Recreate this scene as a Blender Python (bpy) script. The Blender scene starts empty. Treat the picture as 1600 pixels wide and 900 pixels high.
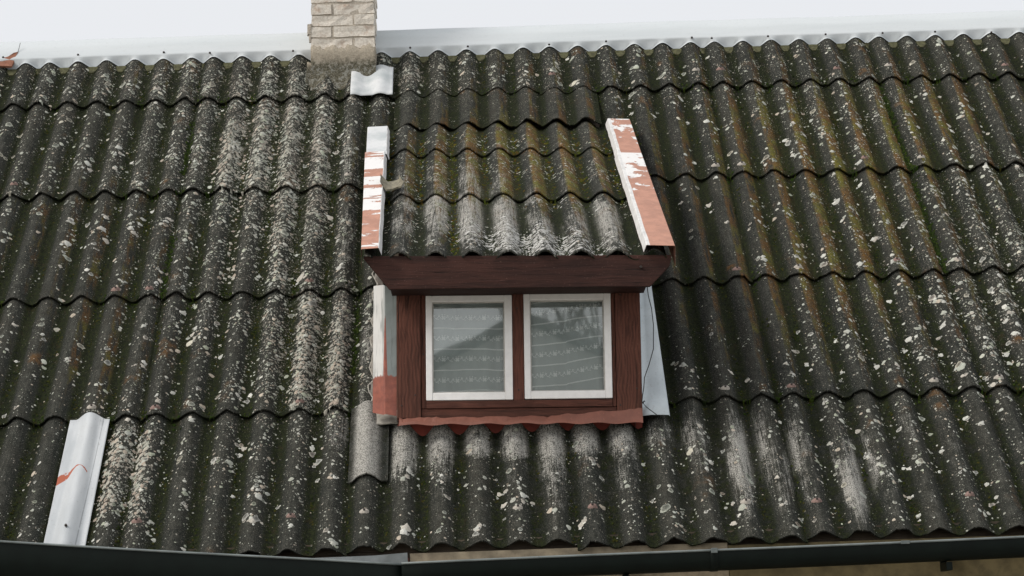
import bpy, math, random
import numpy as np
from math import radians, pi, sin, cos
rnd = random.Random(7)
rng = np.random.default_rng(7)
SC = bpy.context.scene
COL = SC.collection

# ------------------------------------------------------------ camera
CAM = np.array([-0.33772, -9.87071, -0.57347])
YAW, PITCH, ROLL, F = -0.015350505, 0.173901056, -0.03543993, 3400.0
_f = np.array([-sin(YAW)*cos(PITCH), cos(YAW)*cos(PITCH), sin(PITCH)])
_r = np.array([cos(YAW), sin(YAW), 0.0]); _u = np.cross(_r, _f)
_rr = cos(ROLL)*_r + sin(ROLL)*_u; _uu = -sin(ROLL)*_r + cos(ROLL)*_u
CM = np.array([_rr, _uu, _f])
import mathutils
cd = bpy.data.cameras.new("camera"); cam = bpy.data.objects.new("camera", cd); COL.objects.link(cam)
cam.matrix_world = mathutils.Matrix(((_rr[0], _uu[0], -_f[0], CAM[0]), (_rr[1], _uu[1], -_f[1], CAM[1]),
                                     (_rr[2], _uu[2], -_f[2], CAM[2]), (0, 0, 0, 1)))
cd.sensor_width = 36; cd.lens = 36*F/1600; cd.clip_start = 0.1; cd.clip_end = 2000
SC.camera = cam
# ------------------------------------------------------------ world: overcast daylight
W = bpy.data.worlds.new("World"); SC.world = W; W.use_nodes = True
wt = W.node_tree; wt.nodes.clear()
sky = wt.nodes.new("ShaderNodeTexSky"); sky.sky_type = 'NISHITA'; sky.sun_disc = False
SUN_EL, SUN_AZ = radians(46), radians(200)
sky.sun_elevation = SUN_EL; sky.sun_rotation = SUN_AZ; sky.dust_density = 6; sky.air_density = 1.0
bg1 = wt.nodes.new("ShaderNodeBackground"); bg1.inputs[1].default_value = 0.05
wt.links.new(sky.outputs[0], bg1.inputs[0])
# cloud layer: even pale deck, brighter towards the zenith as an overcast sky is
geo = wt.nodes.new("ShaderNodeTexCoord"); sep = wt.nodes.new("ShaderNodeSeparateXYZ")
wt.links.new(geo.outputs['Generated'], sep.inputs[0])
mr = wt.nodes.new("ShaderNodeMapRange"); wt.links.new(sep.outputs[2], mr.inputs[0])
mr.inputs[1].default_value = 0.15; mr.inputs[2].default_value = 1; mr.inputs[3].default_value = 0.72; mr.inputs[4].default_value = 0.84
bg2 = wt.nodes.new("ShaderNodeBackground"); bg2.inputs[0].default_value = (1.0, 0.988, 0.972, 1)
wt.links.new(mr.outputs[0], bg2.inputs[1])
ad = wt.nodes.new("ShaderNodeAddShader"); wt.links.new(bg1.outputs[0], ad.inputs[0]); wt.links.new(bg2.outputs[0], ad.inputs[1])
wo = wt.nodes.new("ShaderNodeOutputWorld"); wt.links.new(ad.outputs[0], wo.inputs[0])
sl = bpy.data.lights.new("sun", 'SUN'); sl.energy = 1.5; sl.angle = radians(14); sl.color = (1, .97, .93)
so = bpy.data.objects.new("sun", sl); COL.objects.link(so)
_sd = mathutils.Vector((-0.93*cos(SUN_EL), -0.36*cos(SUN_EL), sin(SUN_EL)))
so.rotation_euler = _sd.to_track_quat('Z', 'Y').to_euler(); so.location = (0, -5, 12)
sky.sun_rotation = math.atan2(_sd.x, _sd.y)
SC.view_settings.view_transform = 'Standard'; SC.view_settings.look = 'None'
SC.view_settings.exposure = 0.0; SC.view_settings.gamma = 1.0

# ------------------------------------------------------------ small helpers
def project(X):
    q = (np.asarray(X) - CAM) @ CM.T
    return 800 + F*q[..., 0]/q[..., 2], 450 - F*q[..., 1]/q[..., 2]
def ray(x, y): return np.stack([(x-800)/F, (450-y)/F, np.ones_like(x, dtype=float)], -1) @ CM
def link(o, parent=None):
    COL.objects.link(o)
    if parent is not None: o.parent = parent
    return o
def empty(name, loc, label, cat, group=None, rot=(0, 0, 0)):
    o = bpy.data.objects.new(name, None); COL.objects.link(o); o.location = loc; o.rotation_euler = rot
    o.empty_display_size = .1
    return tag(o, label, cat, group)
def tag(o, label=None, cat=None, group=None, kind=None):
    if label: o['label'] = label
    if cat: o['category'] = cat
    if group: o['group'] = group
    if kind: o['kind'] = kind
    return o
def make_mesh(name, V, Fc, mats, smooth=False, matidx=None):
    me = bpy.data.meshes.new(name)
    me.from_pydata([tuple(map(float, v)) for v in V], [], Fc)
    for m in (mats if isinstance(mats, (list, tuple)) else [mats]): me.materials.append(m)
    if smooth: me.polygons.foreach_set('use_smooth', [True]*len(me.polygons))
    if matidx is not None: me.polygons.foreach_set('material_index', matidx)
    me.update()
    return me
def obj(name, V, Fc, mats, parent=None, smooth=False, rel=None, matidx=None):
    V = np.asarray(V, float)
    if rel is not None: V = V - np.asarray(rel)
    return link(bpy.data.objects.new(name, make_mesh(name, V, Fc, mats, smooth, matidx)), parent)
class MB:
    def __init__(s): s.V = []; s.F = []; s.M = []
    def add(s, V, Fc, m=0):
        b = len(s.V); s.V += [tuple(map(float, v)) for v in V]; s.F += [tuple(i+b for i in f) for f in Fc]; s.M += [m]*len(Fc); return s
    def box(s, lo, hi, m=0, jit=0):
        x0, y0, z0 = lo; x1, y1, z1 = hi
        V = [(x0,y0,z0),(x1,y0,z0),(x1,y1,z0),(x0,y1,z0),(x0,y0,z1),(x1,y0,z1),(x1,y1,z1),(x0,y1,z1)]
        if jit: V = [tuple(c+rnd.uniform(-jit, jit) for c in v) for v in V]
        return s.add(V, [(0,3,2,1),(4,5,6,7),(0,1,5,4),(1,2,6,5),(2,3,7,6),(3,0,4,7)], m)
    def prism(s, poly, y0, y1, m=0):   # outline in x,z; depth along y
        n = len(poly)
        V = [(p[0], y0, p[1]) for p in poly] + [(p[0], y1, p[1]) for p in poly]
        Fc = [tuple(range(n))[::-1], tuple(range(n, 2*n))] + [(i, (i+1) % n, (i+1) % n+n, i+n) for i in range(n)]
        return s.add(V, Fc, m)
    def sweep(s, path, prof, m=0, closed=False, flipcap=False):   # prof: list of (a,b) offsets given as vectors per path point
        n = len(prof[0]); V = [v for ring in prof for v in ring]; Fc = []
        for k in range(len(path)-1):
            for i in range(n if closed else n-1):
                j = (i+1) % n
                Fc.append((k*n+i, k*n+j, (k+1)*n+j, (k+1)*n+i))
        if closed: Fc += [tuple(range(n))[::-1], tuple(range((len(path)-1)*n, len(path)*n))]
        return s.add(V, Fc, m)
    def tube(s, pts, r, n=6, m=0):
        pts = [np.array(p, float) for p in pts]; rings = []
        for k, p in enumerate(pts):
            t = pts[min(k+1, len(pts)-1)] - pts[max(k-1, 0)]; t /= np.linalg.norm(t)
            a = np.cross(t, [0, 0, 1] if abs(t[2]) < .9 else [0, 1, 0]); a /= np.linalg.norm(a); b = np.cross(t, a)
            rings.append([p + r*(cos(2*pi*i/n)*a + sin(2*pi*i/n)*b) for i in range(n)])
        return s.sweep(pts, rings, m, closed=True)
    def build(s, name, mats, parent=None, smooth=False, rel=None, bevel=0):
        o = obj(name, s.V, s.F, mats, parent, smooth, rel, s.M)
        if bevel:
            b = o.modifiers.new('bevel', 'BEVEL'); b.width = bevel; b.segments = 2; b.limit_method = 'ANGLE'
        return o
def thick(V, Fc, t, direction):
    """give an open sheet a thickness along a direction (vector or per-vertex array)"""
    V = np.asarray(V, float); d = np.broadcast_to(np.asarray(direction, float), V.shape)
    V2 = np.vstack([V, V + d*t]); n = len(V)
    edges = {}
    for f in Fc:
        for i in range(len(f)):
            e = (f[i], f[(i+1) % len(f)]); edges[e] = edges.get(e, 0)+1
    F2 = [tuple(f) for f in Fc] + [tuple(i+n for i in f[::-1]) for f in Fc]
    for (a, b) in edges:
        if (b, a) not in edges: F2.append((b, a, a+n, b+n))
    return V2, F2
def grid_faces(nu, nv):
    return [(j*nu+i, j*nu+i+1, (j+1)*nu+i+1, (j+1)*nu+i) for j in range(nv-1) for i in range(nu-1)]

# ------------------------------------------------------------ node helpers
class NT:
    def __init__(s, name):
        s.mat = bpy.data.materials.new(name); s.mat.use_nodes = True; s.t = s.mat.node_tree; s.t.nodes.clear()
        s.out = s.t.nodes.new('ShaderNodeOutputMaterial'); s.bsdf = s.t.nodes.new('ShaderNodeBsdfPrincipled')
        s.t.links.new(s.bsdf.outputs[0], s.out.inputs[0]); s.bsdf.inputs['Roughness'].default_value = .85
    def n(s, typ, **kw):
        nd = s.t.nodes.new(typ)
        for k, v in kw.items(): setattr(nd, k, v)
        return nd
    def put(s, sock, v):
        if isinstance(v, bpy.types.NodeSocket): s.t.links.new(v, sock)
        elif isinstance(v, (tuple, list)): sock.default_value = tuple(v) + ((1,) if len(v) == 3 and len(sock.default_value) == 4 else ())
        else: sock.default_value = v
    def math(s, op, a, b=0.0, c=0.0, clamp=False):
        nd = s.n('ShaderNodeMath', operation=op, use_clamp=clamp); s.put(nd.inputs[0], a); s.put(nd.inputs[1], b); s.put(nd.inputs[2], c); return nd.outputs[0]
    def mul(s, *a):
        r = a[0]
        for b in a[1:]: r = s.math('MULTIPLY', r, b)
        return r
    def ramp(s, x, lo, hi, a=0.0, b=1.0):
        nd = s.n('ShaderNodeMapRange', interpolation_type='SMOOTHSTEP'); s.put(nd.inputs[0], x); s.put(nd.inputs[1], lo); s.put(nd.inputs[2], hi); s.put(nd.inputs[3], a); s.put(nd.inputs[4], b); return nd.outputs[0]
    def mix(s, f, a, b, blend='MIX'):
        nd = s.n('ShaderNodeMix', data_type='RGBA', blend_type=blend); s.put(nd.inputs[0], f); s.put(nd.inputs[6], a); s.put(nd.inputs[7], b); return nd.outputs[2]
    def noise(s, vec, scale, detail=3, rough=.55, dist=0.0, color=False):
        nd = s.n('ShaderNodeTexNoise'); s.put(nd.inputs['Vector'], vec); s.put(nd.inputs['Scale'], scale); s.put(nd.inputs['Detail'], detail)
        s.put(nd.inputs['Roughness'], rough); s.put(nd.inputs['Distortion'], dist); return nd.outputs['Color' if color else 'Fac']
    def voro(s, vec, scale, feature='F1'):
        nd = s.n('ShaderNodeTexVoronoi', feature=feature); s.put(nd.inputs['Vector'], vec); s.put(nd.inputs['Scale'], scale); return nd
    def scale(s, vec, v, off=None):
        nd = s.n('ShaderNodeMapping'); s.put(nd.inputs[0], vec); nd.inputs['Scale'].default_value = v
        if off is not None: s.put(nd.inputs['Location'], off)
        return nd.outputs[0]
    def vadd(s, a, b, k=1.0):
        m = s.n('ShaderNodeVectorMath', operation='MULTIPLY_ADD'); s.put(m.inputs[0], b); s.put(m.inputs[1], (k, k, k)); s.put(m.inputs[2], a); return m.outputs[0]
    def attr(s, name):
        nd = s.n('ShaderNodeAttribute', attribute_name=name); sp = s.n('ShaderNodeSeparateColor'); s.t.links.new(nd.outputs['Color'], sp.inputs[0])
        return sp.outputs[0], sp.outputs[1], sp.outputs[2], nd.outputs['Alpha'], nd.outputs['Color']
    def obj(s): return s.n('ShaderNodeTexCoord').outputs['Object']
    def rand(s): return s.n('ShaderNodeObjectInfo').outputs['Random']
    def sep(s, v):
        nd = s.n('ShaderNodeSeparateXYZ'); s.put(nd.inputs[0], v); return nd.outputs
    def bump(s, h, strength=.5, dist=.01, normal=None):
        nd = s.n('ShaderNodeBump'); s.put(nd.inputs['Height'], h); s.put(nd.inputs['Strength'], strength); s.put(nd.inputs['Distance'], dist)
        if normal is not None: s.put(nd.inputs['Normal'], normal)
        return nd.outputs[0]
    def fin(s, col=None, rough=None, normal=None, metal=None, spec=None):
        if spec is not None: s.put(s.bsdf.inputs['Specular IOR Level'], spec)
        if col is not None: s.put(s.bsdf.inputs['Base Color'], col)
        if rough is not None: s.put(s.bsdf.inputs['Roughness'], rough)
        if normal is not None: s.put(s.bsdf.inputs['Normal'], normal)
        if metal is not None: s.put(s.bsdf.inputs['Metallic'], metal)
        return s.mat

# ------------------------------------------------------------ materials
def mat_cement():
    t = NT('weathered fibre cement')
    uv = t.n('ShaderNodeUVMap', uv_map='UVMap').outputs[0]
    ht, sd, edge, joint, _ = t.attr('wave')
    dl, dm, dw, da, _ = t.attr('dens')
    rn = t.rand()
    v = t.vadd(uv, t.mul(rn, 37.0))
    big = t.noise(v, 3.5, 5, .6); mid = t.noise(v, 22, 5, .62); fine = t.noise(v, 160, 4, .7); grit = t.noise(v, 520, 2, .6)
    streak = t.noise(t.scale(v, (90, 5, 1)), 1.0, 5, .65, .3)
    hair = t.noise(t.scale(v, (420, 9, 1)), 1.0, 3, .6, .4)
    col = t.mix(t.ramp(big, .3, .7), (.0085, .0115, .0095), (.021, .0215, .017))
    col = t.mix(t.ramp(mid, .35, .75), col, (.008, .0115, .0095))
    # crests scoured paler by the rain
    cr = t.mul(t.ramp(ht, -.2, .95), t.ramp(t.math('ADD', t.mul(mid, .6), t.mul(streak, .4)), .38, .66))
    col = t.mix(t.mul(cr, .6), col, (.066, .066, .057))
    col = t.mix(t.ramp(fine, .5, .72, 0, .6), col, (.10, .096, .086))
    col = t.mix(t.ramp(grit, .56, .72, 0, .55), col, (.20, .195, .18))
    col = t.mix(t.ramp(fine, .44, .28, 0, .7), col, (.006, .007, .006))
    # rust-brown and yellow algae, on the flank away from the weather side
    fl = t.mul(t.ramp(sd, .15, .75), t.ramp(ht, -.95, -.2))
    an = t.ramp(t.math('ADD', t.noise(t.scale(v, (30, 5, 1)), 1.0, 5, .7), t.mul(t.math('SUBTRACT', da, .5), .35)), .42, .6)
    af = t.mul(t.ramp(t.math('MULTIPLY_ADD', t.ramp(da, .6, 1), .8, sd), .15, .75), t.ramp(t.math('MULTIPLY_ADD', t.ramp(da, .6, 1), .5, ht), -.95, -.2), an, t.ramp(da, 0, .6), t.ramp(fine, .3, .55))
    acol = t.mix(t.ramp(t.noise(v, 7, 3), .42, .6), (.105, .054, .017), (.096, .086, .015))
    acol = t.mix(t.ramp(t.noise(v, 5, 2), .55, .72), acol, (.105, .058, .014))
    af = t.mul(af, t.ramp(t.math('ADD', t.mul(t.noise(v, 34, 4, .7), .6), t.mul(fine, .4)), .38, .56, .25, 1))
    acol = t.mix(t.ramp(da, .6, 1.0, 0, .8), acol, t.mix(1, acol, (1.7, 1.75, 1.2), 'MULTIPLY'))
    col = t.mix(t.mul(af, .85), col, acol)
    spot = t.mul(t.ramp(t.noise(v, 4.5, 3), .62, .74), t.ramp(mid, .4, .6), t.ramp(ht, -.6, .3), t.ramp(da, .02, .25))
    col = t.mix(t.mul(spot, .65), col, (.13, .062, .016))
    col = t.mix(t.ramp(rn, 0, 1, 0, .30), col, t.mix(1, col, (1.7, 1.6, 1.5), 'MULTIPLY'))
    # moss in the valleys, its colour darkened further to paint in trough shade
    moss_shade_f = t.mul(t.ramp(ht, .1, -.75), t.ramp(t.math('ADD', t.mul(t.noise(v, 14, 6, .75), .8), t.mul(dm, .34)), .38, .58))
    moss_shade_col = t.mix(t.ramp(t.noise(v, 60, 3), .4, .65), (.0035, .0055, .0025), (.016, .023, .005))
    moss_shade_col = t.mix(t.ramp(t.noise(v, 210, 3, .7), .48, .66), moss_shade_col, (.036, .042, .013))
    moss_shade_col = t.mix(t.ramp(t.noise(v, 18, 4, .7), .55, .70, 0, .6), moss_shade_col, (.034, .024, .010))
    moss_shade_col = t.mix(t.ramp(grit, .5, .42, 0, .7), moss_shade_col, (.003, .005, .002))
    col = t.mix(t.mul(moss_shade_f, .88), col, moss_shade_col)
    # bleached white fibre showing on worn crests
    dw = t.mul(dw, t.math('MAXIMUM', t.ramp(t.noise(t.scale(v, (5.2, 1.6, 1)), 1.0, 4, .55), .36, .60, .28, 1.25), t.ramp(dw, .7, 1.1, 0, 1.15)))
    wn = t.math('ADD', t.mul(streak, .24), t.math('ADD', t.mul(hair, .28), t.math('ADD', t.mul(mid, .20), t.mul(fine, .28))))
    thr = t.math('SUBTRACT', .625, t.mul(dw, .115))
    wf = t.mul(t.ramp(t.math('SUBTRACT', wn, thr), -.05, .065), t.ramp(t.math('MULTIPLY_ADD', t.ramp(dw, .3, 1.0), 1.1, ht), .0, 1.3), t.ramp(dw, 0, .3))
    wcol = t.mix(t.ramp(fine, .35, .6), (.12, .117, .107), (.50, .49, .45))
    col = t.mix(t.mul(wf, .8), col, wcol)
    # crusty pale lichen, fine specks and blotches
    vd = t.vadd(v, t.noise(v, 45, 3, .6, color=True), .012)
    def blotch(scale, r0, amount):
        vo = t.voro(vd, scale); sp = t.n('ShaderNodeSeparateColor'); t.t.links.new(vo.outputs['Color'], sp.inputs[0])
        on = t.math('LESS_THAN', sp.outputs[0], amount)
        rad = t.math('MULTIPLY_ADD', sp.outputs[1], r0*.7, r0*.3)
        return t.mul(on, t.ramp(vo.outputs['Distance'], rad, t.mul(rad, .75)))
    side = t.ramp(t.math('ADD', t.mul(sd, .5), ht), -1.2, .1, .25, 1)
    amt = t.mul(t.math('MULTIPLY_ADD', dl, .75, .05), t.ramp(t.noise(v, 9, 3), .36, .66, .1, 1.4), side)
    b1 = blotch(62, .46, t.mul(amt, .6)); b2 = blotch(135, .42, t.mul(amt, .8)); b3 = blotch(280, .42, t.math('MULTIPLY_ADD', amt, .7, t.mul(t.ramp(ht, -.9, .3), .10)))
    lf = t.math('MAXIMUM', t.math('MAXIMUM', b1, b2), b3)
    cn = t.math('ADD', t.mul(t.noise(vd, 52, 4, .6), .62), t.math('ADD', t.mul(t.noise(v, 150, 3, .65), .26), t.mul(t.noise(v, 8, 3, .6), .24)))
    crust = t.mul(t.ramp(t.math('SUBTRACT', cn, t.math('MULTIPLY_ADD', dl, -.125, .742)), -.004, .012), t.ramp(t.math('MULTIPLY_ADD', sd, .35, ht), -1.25, -.1), t.ramp(dl, .1, .3))
    lf = t.math('MAXIMUM', t.mul(lf, t.ramp(fine, .32, .5)), crust)
    lcol = t.mix(t.ramp(t.noise(v, 6, 2), .4, .6), (.42, .43, .37), (.36, .33, .28))
    col = t.mix(t.mul(lf, .86), col, lcol)
    h = t.math('ADD', t.math('ADD', t.mul(mid, .5), t.mul(fine, .35)), t.math('ADD', t.mul(lf, .25), t.mul(moss_shade_f, .9)))
    return t.fin(col, .95, t.bump(h, 1.0, .008), spec=.12)
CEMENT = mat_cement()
def mat_crust():
    t = NT('crustose lichen'); c = t.attr('tint')[4]; v = t.obj()
    n = t.noise(v, 220, 4, .7); m = t.noise(v, 70, 3)
    col = t.mix(t.ramp(n, .3, .6), t.mix(1, c, (.55, .55, .52), 'MULTIPLY'), c)
    return t.fin(col, .95, t.bump(t.math('ADD', n, m), 1, .004), spec=.12)
CRUST = mat_crust()
def mat_moss():
    t = NT('moss'); c = t.attr('tint')[4]; v = t.obj()
    n = t.noise(v, 300, 3, .7)
    return t.fin(t.mix(t.ramp(n, .3, .7), t.mix(1, c, (.35, .4, .3), 'MULTIPLY'), c), .95, t.bump(n, 1, .006), spec=.08)
MOSS = mat_moss()
def mat_metal(name, base=(.62, .64, .65), dark=(.40, .44, .45), rough=.5, metal=.35, dirt=.25, stretch=(3, 3, 3)):
    metal = metal*.3; rough = rough+.12
    t = NT(name); v = t.obj(); s = t.scale(v, stretch)
    n = t.noise(s, 1.5, 5, .6); f = t.noise(v, 60, 4, .6); g = t.noise(v, 260, 2)
    col = t.mix(t.ramp(n, .35, .7), base, dark)
    col = t.mix(t.ramp(f, .55, .75, 0, dirt), col, (.25, .24, .22))
    col = t.mix(t.ramp(g, .62, .72, 0, dirt), col, (.18, .16, .14))
    return t.fin(col, t.ramp(n, .2, .8, rough-.08, rough+.12), t.bump(n, .25, .02), metal)
ZINC = mat_metal('pale galvanized sheet')
RIDGE = mat_metal('ridge zinc', (.56, .60, .62), (.51, .555, .575), .6, .05, .12, (.6, 2, 5))
APRON = mat_metal('dull zinc apron', (.30, .33, .34), (.16, .18, .18), .6, .3, .4)
CHEEKM = mat_metal('blue grey sheet', (.62, .69, .72), (.50, .56, .59), .5, .05, .3, (3, 3, 1.2))
def mat_flaking(name, thr_lo, axis, flip=1, paint=(.45, .225, .155), under=(.70, .70, .69), bands=False):
    """pale metal with old red-brown paint; paint cover grows along one object axis"""
    t = NT(name); v = t.obj(); s = t.sep(v)
    ax = s[axis]
    n = t.noise(t.scale(v, (2, 10, 10) if bands else (9, 5, 5)), 1.0, 4, .55, .4); n2 = t.noise(v, 55, 5, .65); n3 = t.noise(v, 14, 3)
    g = t.math('ADD', t.mul(n, .85), t.mul(n2, .15)) if bands else t.math('ADD', t.mul(n, .5), t.math('ADD', t.mul(n2, .1), t.mul(n3, .4)))
    if bands: g = t.ramp(g, .36, .64)
    cover = t.math('ADD', g, t.math('MULTIPLY_ADD', ax, flip, thr_lo))
    m = t.ramp(cover, .49, .51)
    pc = t.mix(t.ramp(n3, .35, .65), paint, tuple(c*.8 for c in paint))
    pc = t.mix(t.ramp(n2, .56, .7, 0, .5), pc, tuple(min(1, c*1.35) for c in paint))
    pc = t.mix(t.ramp(t.noise(v, 180, 3), .6, .7, 0, .5), pc, (.16, .09, .06))
    uc = t.mix(t.ramp(n2, .55, .75, 0, .5), under, (.42, .42, .40))
    return t.fin(t.mix(m, uc, pc), .62, t.bump(t.math('ADD', m, t.math('ADD', t.mul(n2, .3), t.mul(n3, 1.2))), .8, .004))
def mat_wood(name, c0, c1, grain_axis=2, knots=True, rough=.75):
    t = NT(name); v0 = t.obj(); v = t.vadd(v0, t.mul(t.rand(), 9.0))
    sc = [26, 26, 26]; sc[grain_axis] = 1.6
    wv = t.noise(t.vadd(v, t.noise(v, 3.5, 2, color=True), .12), 1.0, 1)
    g = t.noise(t.scale(t.vadd(v, t.noise(v, 4, 2, color=True), .05), tuple(sc)), 1.0, 6, .65, .8)
    f = t.noise(t.scale(v, tuple(x*5 for x in sc)), 1.0, 3, .6)
    w = t.n('ShaderNodeTexWave', wave_type='BANDS'); w.bands_direction = 'X'
    t.put(w.inputs[0], t.scale(t.vadd(v, t.noise(v, 5, 2, color=True), .09), tuple(2.2 if i == grain_axis else 12 for i in range(3))))
    w.inputs['Scale'].default_value = 1.6; w.inputs['Distortion'].default_value = 3; w.inputs['Detail'].default_value = 3
    gr = t.math('ADD', t.mul(g, .85), t.mul(w.outputs['Fac'], .15)) if grain_axis == 2 else g
    col = t.mix(t.ramp(gr, .3, .65), c0, c1)
    col = t.mix(t.ramp(f, .56, .68, 0, .5), col, tuple(c*.45 for c in c0))
    col = t.mix(t.ramp(t.noise(v, 120, 3), .62, .75, 0, .35), col, (.22, .13, .10))
    ck = [70, 70, 70]; ck[grain_axis] = 2.2
    cr = t.ramp(t.noise(t.scale(v, tuple(ck)), 1.0, 4, .6, .5), .645, .69)
    col = t.mix(t.mul(cr, .85), col, (.012, .006, .005))
    fade = t.ramp(t.noise(v, 5, 4, .6), .5, .72, 0, .5)
    col = t.mix(fade, col, t.mix(1, col, (1.7, 1.75, 1.8), 'MULTIPLY'))
    return t.fin(col, rough, t.bump(t.math('SUBTRACT', t.math('ADD', gr, t.mul(f, .5)), cr), .8, .004), spec=.25)
BROWN = mat_wood('brown stained board upright', (.060, .024, .016), (.128, .049, .033), 2)
BROWNH = mat_wood('brown stained board lying', (.056, .022, .015), (.115, .043, .029), 0)
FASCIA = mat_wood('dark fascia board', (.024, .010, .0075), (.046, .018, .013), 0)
UNDERW = mat_wood('bare roof boarding', (.05, .04, .03), (.09, .07, .05), 0)
def mat_simple(name, col, rough=.8, var=.2, scale=30, bump=.3, bd=.004):
    t = NT(name); v = t.obj(); n = t.noise(v, scale, 5, .6); n2 = t.noise(v, scale*6, 3)
    c = t.mix(t.ramp(n, .35, .7), col, tuple(x*(1-var) for x in col))
    c = t.mix(t.ramp(n2, .58, .72, 0, var), c, tuple(x*.5 for x in col))
    return t.fin(c, rough, t.bump(n, bump, bd))
WHITE = mat_simple('old white paint', (.92, .915, .90), .55, .08, 22, .35)
PUTTY = mat_simple('window putty', (.50, .49, .46), .8, .2, 40)
DARKP = mat_simple('dark green painted steel', (.004, .008, .0065), .5, .3, 9, .15)
BLACK = mat_simple('black plastic', (.012, .012, .012), .5)
DARKP.node_tree.nodes['Principled BSDF'].inputs['Specular IOR Level'].default_value = .15
RIM = mat_metal('worn gutter lip', (.20, .23, .23), (.10, .12, .12), .4, .4, .3)
NAILC = mat_simple('pinkish nail cap', (.26, .175, .150), .9, .45, 90, .5)
NAILW = mat_simple('pale nail cap', (.42, .39, .34), .9, .35, 90, .5)
NAIL = mat_simple('rusty nail', (.03, .022, .018), .6)
PLASTER = mat_simple('beige eave render', (.25, .20, .12), .9, .35, 14, .5)
REDB = mat_simple('bright red board', (.23, .035, .02), .7, .3, 25)
SILL = mat_flaking('red brown sill metal', .38, 0, 0, (.215, .082, .056), (.30, .17, .13))
CLAY = mat_simple('terracotta', (.30, .13, .08), .85, .3, 30)
SHARD = mat_simple('broken cement piece', (.25, .23, .17), .95, .45, 45, .8, .006)
ROOMD = mat_simple('dim room lining', (.10, .095, .085), .9)
BOUNCE_GROUND = mat_simple('pale bounce ground', (.30, .285, .25), .95, .35, 2.5, .6, .05)  # unseen ground, made pale to bounce light onto the upright faces
def mat_brick(name, lime):
    t = NT(name); v = t.vadd(t.obj(), t.mul(t.rand(), 11.0))
    n = t.noise(v, 10, 5, .65); f = t.noise(v, 70, 5, .7); g = t.noise(v, 200, 3)
    brick = t.mix(t.ramp(t.rand(), 0, 1), (.40, .27, .19), (.44, .34, .26))
    limec = t.mix(t.ramp(f, .35, .65), (.58, .53, .46), (.76, .72, .64))
    col = t.mix(t.ramp(n, lime-.12, lime+.12), brick, limec)
    col = t.mix(t.ramp(f, .60, .74, 0, .6), col, (.20, .15, .11))
    return t.fin(col, .95, t.bump(t.math('ADD', t.mul(n, .6), t.mul(f, .5)), 1, .007))
BRICK = mat_brick('limewashed brick', .36)
def mat_mortar():
    t = NT('lime mortar'); v = t.obj(); z = t.sep(v)[2]
    n = t.noise(v, 14, 5, .65); f = t.noise(v, 90, 4, .7)
    col = t.mix(t.ramp(f, .35, .65), (.52, .47, .40), (.38, .34, .28))
    return t.fin(col, .95, t.bump(t.math('ADD', n, f), 1, .006))
MORTAR = mat_mortar()
def mat_render():
    t = NT('stained chimney render'); v = t.obj(); z = t.sep(v)[2]
    n = t.noise(v, 16, 5, .65); f = t.noise(v, 110, 4, .7); g = t.noise(v, 45, 4, .7)
    # algae stain creeping up from the roof line
    m = t.ramp(t.math('ADD', t.mul(g, .14), t.math('ADD', z, t.mul(n, .05))), .21, .29)
    col = t.mix(t.ramp(f, .35, .65), (.44, .39, .31), (.34, .30, .235))
    dk = t.mix(t.ramp(f, .4, .62), (.05, .045, .025), (.17, .16, .12))
    dk = t.mix(t.ramp(g, .5, .62), dk, (.24, .24, .21))
    return t.fin(t.mix(m, dk, col), .95, t.bump(t.math('ADD', n, f), 1, .007))
RENDER = mat_render()
def mat_glass():
    t = NT('old window glass'); v = t.obj()
    tr = t.n('ShaderNodeBsdfTransparent'); tr.inputs[0].default_value = (.93, .96, .95, 1)
    gl = t.n('ShaderNodeBsdfGlossy'); gl.inputs['Roughness'].default_value = .02; gl.inputs['Color'].default_value = (.95, .98, .98, 1)
    nb = t.bump(t.noise(v, 2.2, 1), .012, .05); t.put(gl.inputs['Normal'], nb)
    fr = t.n('ShaderNodeFresnel'); fr.inputs[0].default_value = 1.5
    fac = t.math('MULTIPLY_ADD', fr.outputs[0], 1.8, .125, clamp=True)
    mx = t.n('ShaderNodeMixShader'); t.put(mx.inputs[0], fac); t.t.links.new(tr.outputs[0], mx.inputs[1]); t.t.links.new(gl.outputs[0], mx.inputs[2])
    t.t.links.new(mx.outputs[0], t.out.inputs[0]); return t.mat
GLASS = mat_glass()
def mat_sheer():
    t = NT('sheer curtain cloth'); v = t.obj()
    t.put(t.bsdf.inputs['Base Color'], (.80, .86, .85)); t.bsdf.inputs['Roughness'].default_value = 1
    tr = t.n('ShaderNodeBsdfTransparent'); mx = t.n('ShaderNodeMixShader')
    w = t.noise(t.scale(v, (900, 1, 900)), 1.0, 1)
    t.put(mx.inputs[0], t.ramp(w, .3, .7, .56, .74)); t.t.links.new(tr.outputs[0], mx.inputs[1]); t.t.links.new(t.bsdf.outputs[0], mx.inputs[2])
    t.t.links.new(mx.outputs[0], t.out.inputs[0]); return t.mat
SHEER = mat_sheer()
THREAD = mat_simple('white embroidery thread', (.95, .96, .95), .9, .02)

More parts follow.
